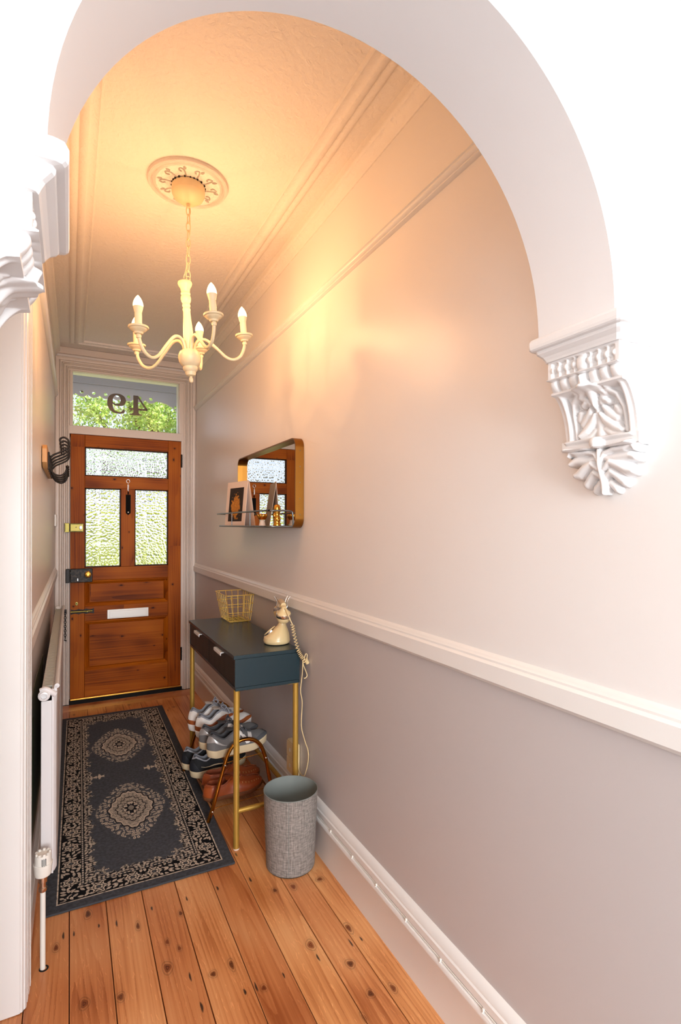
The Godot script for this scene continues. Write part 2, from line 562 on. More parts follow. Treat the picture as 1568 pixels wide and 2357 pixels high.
	mat("dark navy leather", Color(0.07, 0.08, 0.11), 0.7)
	mat("grey lace", Color(0.62, 0.62, 0.65), 0.8)
	mat("dark lace", Color(0.34, 0.335, 0.35), 0.8)
	mat("brown leather", Color(0.60, 0.275, 0.11), 0.3)
	mat("brown lining", Color(0.55, 0.25, 0.11), 0.7)
	mat("brown rubber", Color(0.42, 0.23, 0.10), 0.6)
	mat("pale stitching", Color(0.82, 0.66, 0.46), 0.8)
	mat("card stock", Color(0.90, 0.82, 0.76), 0.7)
	mat("ivory ceramic", Color(0.90, 0.84, 0.78), 0.3)
	mat("varnished pale wood", Color(0.80, 0.62, 0.40), 0.5)
	mat("black leather strap", Color(0.035, 0.03, 0.025), 0.75, 0.0, 0.25)
	mat("bare plaster", Color(0.52, 0.53, 0.44), 0.9)
	mat("green distemper", Color(0.42, 0.48, 0.30), 0.9)
	mat("grey exterior paint", Color(0.74, 0.74, 0.78), 0.6)
	mat("bark", Color(0.28, 0.23, 0.18), 0.9)
	mat("paving", Color(0.6, 0.58, 0.55), 0.9)
	mat("lawn", Color(0.55, 0.58, 0.28), 0.95)
	var lf := mat("leaf", Color(1, 1, 1), 0.5)
	lf.vertex_color_use_as_albedo = true
	lf.backlight_enabled = true
	lf.backlight = Color(0.8, 0.8, 0.8)
	lf.cull_mode = BaseMaterial3D.CULL_DISABLED

# ---------- the room ----------
func slab(par: Node, n: String, a: Vector3, b: Vector3, m: Material) -> void:
	var g := Geo.new()
	g.box((a + b) / 2, (b - a).abs())
	part(par, n, g, m)

func room() -> void:
	var w: Material = M["upper wall paint"]
	var lw: Material = M["lower wall paint"]
	# floor: boards with dark gaps over a sub-floor
	var f := thing("floor", Vector3.ZERO, "old varnished pine floorboards running down the narrow hall", "floor", "", "structure")
	slab(f, "subfloor", Vector3(-1.75, -0.06, 3.0), Vector3(1.1, -0.024, -4.62), M["floor gap"])
	var xs := [-1.62, -1.49, -1.36, -1.23, -1.1, -0.97, -0.84, -0.71, -0.58, -0.46, -0.345, -0.225, -0.112, 0.002, 0.1185, 0.2385, 0.356, 0.4815, 0.6, 0.722, 0.824, 0.93]
	var tints := []
	for i in 3:
		var m: StandardMaterial3D = M["floor boards"].duplicate()
		m.albedo_color = [Color(0.96, 0.865, 0.79), Color(0.91, 0.79, 0.71), Color(1.0, 0.935, 0.86)][i]
		tints.append(m)
	var order := [0, 2, 1, 0, 1, 2, 0, 1, 0, 2, 1, 0, 1, 1, 0, 1, 0, 1, 2, 0, 2, 2]
	for i in xs.size() - 1:
		var z1 := -4.2825
		if xs[i + 1] <= -0.2: z1 = -0.757
		var g := Geo.new()
		var gap := 0.0011
		var xa: float = xs[i] + gap; var xb: float = xs[i + 1] - gap
		if i == 12: z1 = -4.2825
		g.box(Vector3((xa + xb) / 2, -0.011, (2.9 + z1) / 2), Vector3(xb - xa, 0.022, 2.9 - z1), 0.0012, 2, Vector2(0.1 / 1.04, -1.0 / 3.5), 1.0 / 1.04, -1.0 / 3.5)
		part(f, "floor_board", g, tints[order[i]])
	var cb := Geo.new()
	cb.box(Vector3(0.416, -0.011, -4.362), Vector3(1.03, 0.022, 0.155), 0.0012, 0, Vector2(0.3, 0.1), 1.4, 0.5)
	part(f, "floor_board", cb, tints[1])
	# ceiling
	var g := Geo.new()
	g.box(Vector3(-0.3, CE + 0.06, -0.8), Vector3(2.8, 0.12, 7.7))
	whole("ceiling", g, M["ceiling paint"], "cream papered hall ceiling lit warm by the chandelier", "ceiling", "", "structure")
	# right wall: two paints, divided at the dado rail
	var r := thing("wall_right", Vector3.ZERO, "long plain right wall, off-white above and mauve grey below", "wall", "", "structure")
	slab(r, "upper_wall", Vector3(WR, 0.99, 3.0), Vector3(1.1, CE, -4.62), w)
	slab(r, "lower_wall", Vector3(WR, 0.0, 3.0), Vector3(1.1, 0.99, -4.62), lw)
	# left wall beyond the side door
	var l := thing("wall_left", Vector3.ZERO, "narrow left wall above and behind the radiator", "wall", "", "structure")
	var cpt := Geo.new()
	cpt.box(Vector3(-0.33, 0.004, 1.2), Vector3(2.5, 0.008, 3.4), 0.003)
	whole("carpet", cpt, M["hall carpet"], "plain dark grey carpet of the rear hall behind the camera", "carpet", "", "structure")
	for q in [["upper_wall", 0.99, CE, w], ["lower_wall", 0.0, 0.99, lw]]:   # the old wall is a little out of true
		var wg := Geo.new()
		wg.extrude([Vector2(0, q[1]), Vector2(0.14, q[1]), Vector2(0.14, q[2]), Vector2(0, q[2])], LW0, LW1 + Vector3(0.0012, 0, -0.15), Vector3.LEFT, Vector3.UP)
		part(l, q[0], wg, q[3])
	slab(l, "door_header", Vector3(WL, 2.07, -0.85), Vector3(-0.26, CE, -1.79), w)
	slab(l, "wall_nib", Vector3(WL, 0.0, -0.592), Vector3(-0.26, CE, -0.85), w)
	# end wall round the front door
	var e := thing("wall_end", Vector3.ZERO, "end wall round the front door and its fanlight", "wall", "", "structure")
	slab(e, "wall_piece", Vector3(-0.26, 0, -4.475), Vector3(-0.004, CE, -4.62), w)
	slab(e, "wall_piece", Vector3(0.824, 0, -4.475), Vector3(1.1, CE, -4.62), w)
	slab(e, "wall_piece", Vector3(-0.004, 2.52, -4.475), Vector3(0.824, CE, -4.62), w)
	# the wider hall behind the camera, with its rear window
	var h := thing("wall_hall", Vector3.ZERO, "white walls of the wider stair hall behind the arch", "wall", "", "structure")
	slab(h, "wall_piece", Vector3(-1.6, 0, -0.592), Vector3(-1.75, CE, 3.0), w)
	slab(h, "wall_piece", Vector3(-1.75, 0, 2.95), Vector3(1.1, 0.75, 3.1), w)
	slab(h, "wall_piece", Vector3(-1.75, 2.45, 2.95), Vector3(1.1, CE, 3.1), w)
	slab(h, "wall_piece", Vector3(-1.75, 0.75, 2.95), Vector3(-0.5, 2.45, 3.1), w)
	slab(h, "wall_piece", Vector3(0.9, 0.75, 2.95), Vector3(1.1, 2.45, 3.1), w)
	var v := thing("window_2", Vector3.ZERO, "white framed rear hall window behind the camera", "window", "", "structure")
	g = Geo.new()
	g.ring(Vector3(0.2, 1.6, 3.0), Vector3.RIGHT, Vector3.UP, 1.4, 1.7, [Vector2(0, 0), Vector2(0.06, 0), Vector2(0.06, 0.05), Vector2(0, 0.05)])
	g.box(Vector3(0.2, 1.6, 3.025), Vector3(1.3, 0.05, 0.05), 0.004)
	part(v, "window_frame", g, M["white gloss paint"])
	slab(v, "pane", Vector3(-0.45, 0.8, 3.02), Vector3(0.85, 2.4, 3.026), M["window glass"])
	# side door in the left wall, closed, and its lining whose far jamb faces the camera
	var d := thing("door_2", Vector3.ZERO, "white side door lining left of the radiator", "door", "", "structure")
	g = Geo.new()
	g.box(Vector3(-0.186, 1.02, -1.745), Vector3(0.120, 2.1, 0.09), 0.002)
	part(d, "far_jamb", g, M["white gloss paint"])
	g = Geo.new()
	g.box(Vector3(-0.182, 1.02, -0.86), Vector3(0.126, 2.1, 0.03), 0.004)
	part(d, "near_jamb", g, M["white gloss paint"])
	g = Geo.new()
	g.box(Vector3(-0.182, 2.055, -1.28), Vector3(0.126, 0.03, 0.83), 0.004)
	part(d, "head_jamb", g, M["white gloss paint"])
	g = Geo.new()
	g.box(Vector3(-0.235, 1.02, -1.285), Vector3(0.03, 2.03, 0.81), 0.004)
	part(d, "door_leaf", g, M["white gloss paint"])
	# worn reeded casing of that door, wrapping the corner of the jamb: profile x = depth along the hall, y = out from the wall
	var pr := [Vector2(0.002, -0.14), Vector2(0.002, -0.020), Vector2(0.0045, -0.0175), Vector2(0.0045, -0.0145), Vector2(0.008, -0.0115), Vector2(0.012, -0.0105), Vector2(0.0125, -0.0075), Vector2(0.018, -0.0045), Vector2(0.027, -0.004), Vector2(0.028, -0.007), Vector2(0.033, -0.007), Vector2(0.034, -0.003), Vector2(0.052, -0.0015), Vector2(0.053, -0.0045), Vector2(0.060, -0.0045), Vector2(0.061, -0.001), Vector2(0.082, 0.0005), Vector2(0.083, -0.003), Vector2(0.089, -0.003), Vector2(0.090, 0.0015), Vector2(0.106, 0.0022), Vector2(0.108, -0.02), Vector2(0.09, -0.14)]
	g = Geo.new()
	g.extrude(pr, Vector3(WL, 0.003, -1.694), Vector3(WL, 2.15, -1.694), Vector3.FORWARD, Vector3.RIGHT)
	part(d, "casing", g, M["white gloss paint"])

# a reeded board profile: x across the width, y proud
func reeds(width: float, depth: float, grooves: Array, step := 0.55) -> Array:
	var pr := [Vector2(0, 0), Vector2(0, depth * step)]
	var last := 0.0
	var ks: Array = grooves.duplicate()
	ks.append(width)
	for g in ks:
		var wd: float = g - last
		var top := depth if wd < 0.02 else depth * 0.86
		for t in [0.12, 0.3, 0.5, 0.7, 0.88]:
			var b: float = sqrt(maxf(0.0, 1.0 - pow((t - 0.5) * 2.0, 4.0)))
			pr.append(Vector2(last + wd * t, depth * step + (top - depth * step) * b))
		pr.append(Vector2(g, depth * step))
		last = g
	pr.append(Vector2(width, 0))
	return pr

func trims() -> void:
	var wp: Material = M["white gloss paint"]
	var fp: Material = M["door frame paint"]
	# dado rails: profile x = out from the wall, y = up
	var dado := [Vector2(0, 0), Vector2(0.006, 0.0), Vector2(0.02, 0.012), Vector2(0.02, 0.052), Vector2(0.016, 0.055), Vector2(0.0135, 0.058), Vector2(0.0135, 0.063), Vector2(0.0105, 0.066), Vector2(0.009, 0.069), Vector2(0.006, 0.074), Vector2(0.0, 0.0765)]
	var pic := [Vector2(0, 0), Vector2(0.007, 0.001), Vector2(0.012, 0.005), Vector2(0.011, 0.010), Vector2(0.016, 0.013), Vector2(0.02, 0.019), Vector2(0.019, 0.025), Vector2(0.023, 0.028), Vector2(0.022, 0.034), Vector2(0.015, 0.037), Vector2(0, 0.0375)]
	var skirt := [Vector2(0, 0), Vector2(0.025, 0), Vector2(0.025, 0.128), Vector2(0.028, 0.134), Vector2(0.029, 0.142), Vector2(0.026, 0.149), Vector2(0.019, 0.152), Vector2(0.019, 0.156), Vector2(0.022, 0.160), Vector2(0.022, 0.180), Vector2(0.018, 0.184), Vector2(0.017, 0.192), Vector2(0.012, 0.2), Vector2(0.007, 0.207), Vector2(0, 0.2095)]
	var corn := [Vector2(0, 0), Vector2(0.005, 0.0), Vector2(0.008, 0.006), Vector2(0.010, 0.018), Vector2(0.017, 0.029), Vector2(0.026, 0.035), Vector2(0.030, 0.036), Vector2(0.034, 0.041), Vector2(0.036, 0.048), Vector2(0.034, 0.055), Vector2(0.034, 0.078), Vector2(0, 0.078)]
	var skirt_thin := []
	for p in skirt: skirt_thin.append(Vector2(p.x * 0.45, p.y * 0.8))
	var specs := [["trim_1", dado, 0.9585, "white dado rail along the right wall"], ["trim_2", pic, 2.297, "slim moulded picture rail high on the right wall"], ["baseboard_right", skirt, 0.0, "tall white moulded skirting along the right wall"], ["trim_3", corn, 2.6025, "plain plaster cornice fillet above the right picture rail"]]
	for s in specs:
		var g := Geo.new()
		g.extrude(s[1], Vector3(WR, s[2], 2.95), Vector3(WR, s[2], -4.47), Vector3.LEFT, Vector3.UP)
		whole(s[0], g, wp if s[0] != "trim_3" else M["ceiling paint"], s[3], "skirting" if s[0].begins_with("base") else "moulding", "", "structure")
	specs = [["trim_4", dado, 0.9585, "white dado rail on the left wall above the radiator"], ["trim_5", pic, 2.297, "slim moulded picture rail high on the left wall"], ["baseboard_left", skirt_thin, 0.0, "white skirting along the left wall behind the radiator"], ["trim_6", corn, 2.6025, "plain plaster cornice fillet above the left picture rail"]]
	for s in specs:
		var g := Geo.new()
		g.extrude(s[1], LW0 + Vector3(0, s[2], -0.005), LW1 + Vector3(0, s[2], 0), Vector3.RIGHT, Vector3.UP)
		whole(s[0], g, wp if s[0] != "trim_6" else M["ceiling paint"], s[3], "skirting" if s[0].begins_with("base") else "moulding", "", "structure")
	# rectangular panel moulding on the ceiling
	var pan := [Vector2(0, 0), Vector2(0.004, 0.007), Vector2(0.014, 0.012), Vector2(0.026, 0.010), Vector2(0.032, 0.006), Vector2(0.036, 0.013), Vector2(0.05, 0.02), Vector2(0.058, 0.019), Vector2(0.062, 0.012), Vector2(0.066, 0.009), Vector2(0.084, 0.009), Vector2(0.088, 0.012), Vector2(0.093, 0.011), Vector2(0.097, 0)]
	var g := Geo.new()
	g.ring(Vector3(0.418, CE, -2.585), Vector3.RIGHT, Vector3.BACK, 0.845, 3.5, pan)
	whole("trim_7", g, M["ceiling paint"], "rectangular stepped panel moulding round the hall ceiling", "moulding", "", "structure")
	# reeded casing round the front door and fanlight
	var arch_pr := reeds(0.098, 0.03, [0.03, 0.046, 0.056, 0.073, 0.083], 0.62)
	g = Geo.new()
	var pr := []
	for p in arch_pr: pr.append(Vector2(p.x, p.y))
	g.extrude(pr, Vector3(-0.099, 0.0, ZE - 0.03), Vector3(-0.099, 2.612, ZE - 0.03), Vector3.RIGHT, Vector3.BACK, 0, -1)
	g.extrude(arch_pr, Vector3(0.9335, 0.0, ZE - 0.03), Vector3(0.9335, 2.612, ZE - 0.03), Vector3.LEFT, Vector3.BACK, 0, -1)
	g.extrude(arch_pr, Vector3(-0.099, 2.612, ZE - 0.03), Vector3(0.9335, 2.612, ZE - 0.03), Vector3.DOWN, Vector3.BACK, -1, -1)
	g.box(Vector3(0.826, 1.26, ZE - 0.022), Vector3(0.022, 2.52, 0.024))
	g.box(Vector3(-0.002, 1.04, ZE - 0.058), Vector3(0.03, 2.08, 0.016))
	g.box(Vector3(0.8195, 1.04, ZE - 0.058), Vector3(0.03, 2.08, 0.016))
	g.box(Vector3(0.409, 2.03, ZE - 0.058), Vector3(0.83, 0.03, 0.016))
	g.box(Vector3(0.417, 2.655, ZE - 0.012), Vector3(1.03, 0.05, 0.035), 0.004)
	whole("trim_8", g, fp, "white reeded casing round the front door and fanlight", "door casing", "", "structure")

# ---------- front door and fanlight ----------
func wbox(par: Node, n: String, x0: float, y0: float, x1: float, y1: float, zf: float, dz: float, vertical: bool, off: Vector2, b := 0.0025, m = null) -> void:
	var g := Geo.new()
	g.box(Vector3((x0 + x1) / 2, (y0 + y1) / 2, zf - dz / 2), Vector3(x1 - x0, y1 - y0, dz), b, 1 if vertical else 0, off, 2.0, 0.5)
	part(par, n, g, m if m else M["door pine"])

func front_door() -> void:
	var z := ZE - 0.004
	var d := thing("door_1", Vector3.ZERO, "stained pine front door with three hammered glass panes", "door", "", "structure")
	wbox(d, "stile", 0.0045, 0.038, 0.102, 2.034, z, 0.044, true, Vector2(0.1, 0.03))
	wbox(d, "stile", 0.713, 0.038, 0.8135, 2.034, z, 0.044, true, Vector2(0.63, 0.41))
	wbox(d, "rail", 0.102, 1.943, 0.713, 2.034, z, 0.044, false, Vector2(0.27, 0.3))
	wbox(d, "rail", 0.102, 1.632, 0.713, 1.724, z, 0.044, false, Vector2(0.05, 0.62))
	wbox(d, "rail", 0.102, 0.926, 0.713, 1.024, z, 0.044, false, Vector2(0.77, 0.12))
	wbox(d, "rail", 0.102, 0.616, 0.713, 0.728, z, 0.044, false, Vector2(0.41, 0.81))
	wbox(d, "rail", 0.102, 0.038, 0.713, 0.238, z, 0.044, false, Vector2(0.9, 0.5))
	wbox(d, "muntin", 0.357, 1.024, 0.458, 1.632, z, 0.044, true, Vector2(0.52, 0.7))
	# raised timber panels in their mouldings
	for q in [[0.102, 0.728, 0.713, 0.926], [0.102, 0.238, 0.713, 0.616]]:
		wbox(d, "panel", q[0] + 0.03, q[1] + 0.025, q[2] - 0.03, q[3] - 0.025, z - 0.008, 0.02, false, Vector2(0.3 + q[1], 0.2 + q[1]), 0.006)
		var g := Geo.new()
		g.ring(Vector3((q[0] + q[2]) / 2, (q[1] + q[3]) / 2, z - 0.03), Vector3.RIGHT, Vector3.UP, q[2] - q[0], q[3] - q[1], [Vector2(0, 0), Vector2(0, 0.026), Vector2(0.004, 0.0235), Vector2(0.009, 0.0255), Vector2(0.016, 0.021), Vector2(0.023, 0.013), Vector2(0.026, 0.015), Vector2(0.031, 0.013), Vector2(0.036, 0.006), Vector2(0.036, 0)], Vector2.ZERO, 2.0, 0.5)
		part(d, "panel_moulding", g, M["door pine"])
	# glazed openings: bead and hammered pane
	for q in [[0.102, 1.724, 0.713, 1.943], [0.102, 1.024, 0.357, 1.632], [0.458, 1.024, 0.713, 1.632]]:
		var g := Geo.new()
		g.ring(Vector3((q[0] + q[2]) / 2, (q[1] + q[3]) / 2, z - 0.03), Vector3.RIGHT, Vector3.UP, q[2] - q[0], q[3] - q[1], [Vector2(0, 0), Vector2(0, 0.026), Vector2(0.003, 0.023), Vector2(0.006, 0.015), Vector2(0.008, 0.012), Vector2(0.009, 0)], Vector2.ZERO, 2.0, 0.5)
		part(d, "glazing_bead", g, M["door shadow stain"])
		g = Geo.new()
		g.box(Vector3((q[0] + q[2]) / 2, (q[1] + q[3]) / 2, z - 0.026), Vector3(q[2] - q[0] - 0.004, q[3] - q[1] - 0.004, 0.005), 0, 1, Vector2.ZERO, 3.0, 3.0)
		part(d, "pane", g, M["hammered glass"], true, "hammered obscure glass pane")
	# letter plate
	var g := Geo.new()
	g.box(Vector3(0.411, 0.658, z + 0.003), Vector3(0.303, 0.072, 0.008), 0.003)
	var lp := part(d, "letter_plate", g, M["aluminium plate"])
	g = Geo.new()
	g.box(Vector3(0.411, 0.656, z + 0.008), Vector3(0.27, 0.05, 0.004), 0.0015)
	part(lp, "flap", g, M["aluminium plate"], false).position = Vector3.ZERO
	# rim lock with its keep and brass knob
	g = Geo.new()
	g.box(Vector3(0.0795, 0.967, z + 0.013), Vector3(0.152, 0.104, 0.026), 0.004)
	var rl := part(d, "rim_lock", g, M["dark patinated iron"])
	g = Geo.new()
	g.box(Vector3(-0.0115, 0.967, z + 0.014), Vector3(0.027, 0.104, 0.03), 0.003)
	g.box(Vector3(0.006, 0.99, z + 0.017), Vector3(0.012, 0.014, 0.02), 0.002)
	part(rl, "lock_keep", g, M["black iron"])
	g = Geo.new()
	g.box(Vector3(0.055, 0.937, z + 0.0275), Vector3(0.007, 0.02, 0.004), 0.001)
	part(rl, "keyhole_cover", g, M["silver"])
	g = Geo.new()
	g.lathe([Vector2(0, 0), Vector2(0.022, 0), Vector2(0.022, 0.004), Vector2(0.012, 0.007), Vector2(0.010, 0.022), Vector2(0.017, 0.028), Vector2(0.0225, 0.036), Vector2(0.023, 0.043), Vector2(0.018, 0.049), Vector2(0.010, 0.0505), Vector2(0.008, 0.048), Vector2(0.0, 0.048)], 28, Transform3D(Basis(Vector3.RIGHT, PI / 2), Vector3(0.124, 0.976, z + 0.026)))
	part(rl, "door_knob", g, M["brass"])
	# brass night latch
	g = Geo.new()
	g.box(Vector3(0.048, 1.328, z + 0.012), Vector3(0.092, 0.066, 0.024), 0.004)
	var nl := part(d, "night_latch", g, M["old brass"])
	g = Geo.new()
	g.box(Vector3(-0.018, 1.328, z + 0.012), Vector3(0.034, 0.07, 0.026), 0.003)
	part(nl, "latch_keep", g, M["old brass"])
	g = Geo.new()
	g.lathe([Vector2(0.0, 0), Vector2(0.006, 0), Vector2(0.006, 0.010), Vector2(0.0125, 0.012), Vector2(0.0135, 0.018), Vector2(0.011, 0.022), Vector2(0, 0.023)], 20, Transform3D(Basis(Vector3.RIGHT, PI / 2), Vector3(0.074, 1.328, z + 0.024)), 0.82, 0.75, 1.2)
	part(nl, "latch_knob", g, M["silver"])
	g = Geo.new()
	g.ball(Vector3(0.043, 1.331, z + 0.025), Vector3(0.0045, 0.0045, 0.004), 10, 6)
	part(nl, "snib_button", g, M["silver"])
	g = Geo.new()
	for yy in [1.302, 1.354]: g.box(Vector3(0.048, yy, z + 0.0245), Vector3(0.08, 0.0035, 0.003), 0.001)
	for xx in [0.0, 0.03]: g.box(Vector3(-0.03 + xx, 1.328, z + 0.0255), Vector3(0.003, 0.055, 0.003), 0.001)
	part(nl, "rib", g, M["black iron"])
	# keyhole, slide bolt with scalloped plate, hinges, threshold bar
	g = Geo.new()
	g.lathe([Vector2(0.0, 0), Vector2(0.011, 0), Vector2(0.011, 0.003), Vector2(0.006, 0.004), Vector2(0, 0.0025)], 18, Transform3D(Basis(Vector3.RIGHT, PI / 2), Vector3(0.048, 0.753, z)), 0.8, 0.85, 1.25)
	var kh := part(d, "keyhole_escutcheon", g, M["old brass"])
	g = Geo.new()
	g.box(Vector3(0.0485, 0.753, z + 0.004), Vector3(0.004, 0.013, 0.003), 0.001)
	part(kh, "keyhole", g, M["numeral black"])
	g = Geo.new()
	var sc := []
	for i in 33:
		var t := i / 32.0
		sc.append(Vector2(t * 0.158, 0.021 - 0.0075 * absf(sin(t * PI * 3.0))))
	for i in range(32, -1, -1): sc.append(Vector2(sc[i].x, -sc[i].y))
	g.extrude(sc, Vector3(0.009, 0.693, z), Vector3(0.009, 0.693, z + 0.004), Vector3.RIGHT, Vector3.UP)
	var bo := part(d, "bolt_plate", g, M["black iron"])
	g = Geo.new()
	g.tube([Vector3(0.006, 0.694, z + 0.010), Vector3(0.155, 0.694, z + 0.010)], 0.0075, 10)
	g.tube([Vector3(0.12, 0.694, z + 0.014), Vector3(0.12, 0.694, z + 0.026)], 0.005, 8)
	part(bo, "bolt", g, M["old brass"])
	for yy in [1.875, 0.295]:
		g = Geo.new()
		g.tube([Vector3(0.8165, yy - 0.053, z + 0.006), Vector3(0.8165, yy + 0.053, z + 0.006)], 0.0065, 10)
		for k in [-0.018, 0.018]: g.box(Vector3(0.8165, yy + k, z + 0.006), Vector3(0.0145, 0.002, 0.0145))
		part(d, "hinge", g, M["black iron"])
	g = Geo.new()
	g.box(Vector3(0.409, 0.034, z + 0.006), Vector3(0.81, 0.014, 0.02), 0.004)
	part(d, "weather_bar", g, M["brass"])
	g = Geo.new()
	g.box(Vector3(0.41, 0.010, z - 0.022), Vector3(0.83, 0.03, 0.05), 0.003)
	part(d, "threshold", g, M["floor gap"])
	# fanlight with the house number on the glass, read from the street
	var w := thing("window_1", Vector3.ZERO, "clear fanlight over the front door with the house number 49", "window", "", "structure")
	g = Geo.new()
	g.ring(Vector3(0.408, 2.3053, ZE - 0.028), Vector3.RIGHT, Vector3.UP, 0.815, 0.53, [Vector2(0, 0), Vector2(0, 0.022), Vector2(0.008, 0.022), Vector2(0.016, 0.02), Vector2(0.0165, 0.0)])
	g.box(Vector3(0.408, 2.068, ZE - 0.022), Vector3(0.826, 0.064, 0.04), 0.003)
	g.box(Vector3(0.408, 2.515, ZE - 0.022), Vector3(0.826, 0.012, 0.035), 0.002)
	part(w, "window_frame", g, M["door frame paint"])
	g = Geo.new()
	g.ring(Vector3(0.408, 2.305, ZE - 0.12), Vector3.RIGHT, Vector3.UP, 0.83, 0.47, [Vector2(0, 0), Vector2(0, 0.06), Vector2(0.028, 0.06), Vector2(0.028, 0)])
	part(w, "outer_frame", g, M["white gloss paint"])
	g = Geo.new()
	g.box(Vector3(0.408, 2.3053, ZE - 0.034), Vector3(0.81, 0.45, 0.004))
	part(w, "pane", g, M["window glass"])
	for q in [["4", 0.488], ["9", 0.326]]:
		var tm := TextMesh.new()
		var fo := SystemFont.new()
		fo.font_names = PackedStringArray(["Droid Serif"])
		fo.font_weight = 700
		tm.text = q[0]
		tm.font = fo
		tm.font_size = 64
		tm.depth = 0.002
		tm.pixel_size = 0.1585 / 46.0
		tm.curve_step = 0.5
		var o := MeshInstance3D.new()
		o.name = "numeral"
		o.mesh = tm
		o.material_override = M["numeral black"]
		w.add_child(o, true)
		var ab := tm.get_aabb()
		o.rotation.y = PI
		var kx: float = 0.135 / ab.size.x
		var ky: float = 0.157 / ab.size.y
		o.scale = Vector3(kx, ky, 1)
		o.position = Vector3(q[1] + ab.get_center().x * kx, 2.302 - ab.get_center().y * ky, ZE - 0.0375)
		o.set_meta("label", "black numeral %s stuck on the fanlight" % q[0])

# ---------- outside ----------
func leaves(par: Node, n: int, sd: int, blobs: Array, cols: Array, size: float) -> void:
	var rng := RandomNumberGenerator.new()
	rng.seed = sd
	var g := Geo.new()
	var a := Vector3(0, 0, 0); var b := Vector3(-0.36, 0.42, 0.06); var c := Vector3(0, 1, -0.05); var d := Vector3(0.36, 0.42, 0.06)
	g.tri(a, b, c, Vector3.BACK, Vector3.BACK, Vector3.BACK); g.tri(a, c, d, Vector3.BACK, Vector3.BACK, Vector3.BACK)
	var mm := MultiMesh.new()
	mm.transform_format = MultiMesh.TRANSFORM_3D
	mm.use_colors = true
	mm.mesh = g.mesh()
	mm.instance_count = n
	for i in n:
		var q: Array = blobs[rng.randi() % blobs.size()]
		var dir := Vector3(rng.randfn(), rng.randfn(), rng.randfn()).normalized()
		var p: Vector3 = q[0] + dir * q[1] * pow(rng.randf(), 0.45)
		var bs := Basis.from_euler(Vector3(rng.randf_range(-1.3, 1.3), rng.randf() * TAU, rng.randf_range(-1, 1))).scaled(Vector3.ONE * size * rng.randf_range(0.6, 1.25))
		mm.set_instance_transform(i, Transform3D(bs, p))
		var k: Color = cols[rng.randi() % cols.size()]
		mm.set_instance_color(i, (k * rng.randf_range(0.8, 1.2)).srgb_to_linear())
	var o := MultiMeshInstance3D.new()
	o.name = "foliage"
	o.multimesh = mm
	o.material_override = M["leaf"]
	o.set_meta("kind", "stuff")
	par.add_child(o, true)

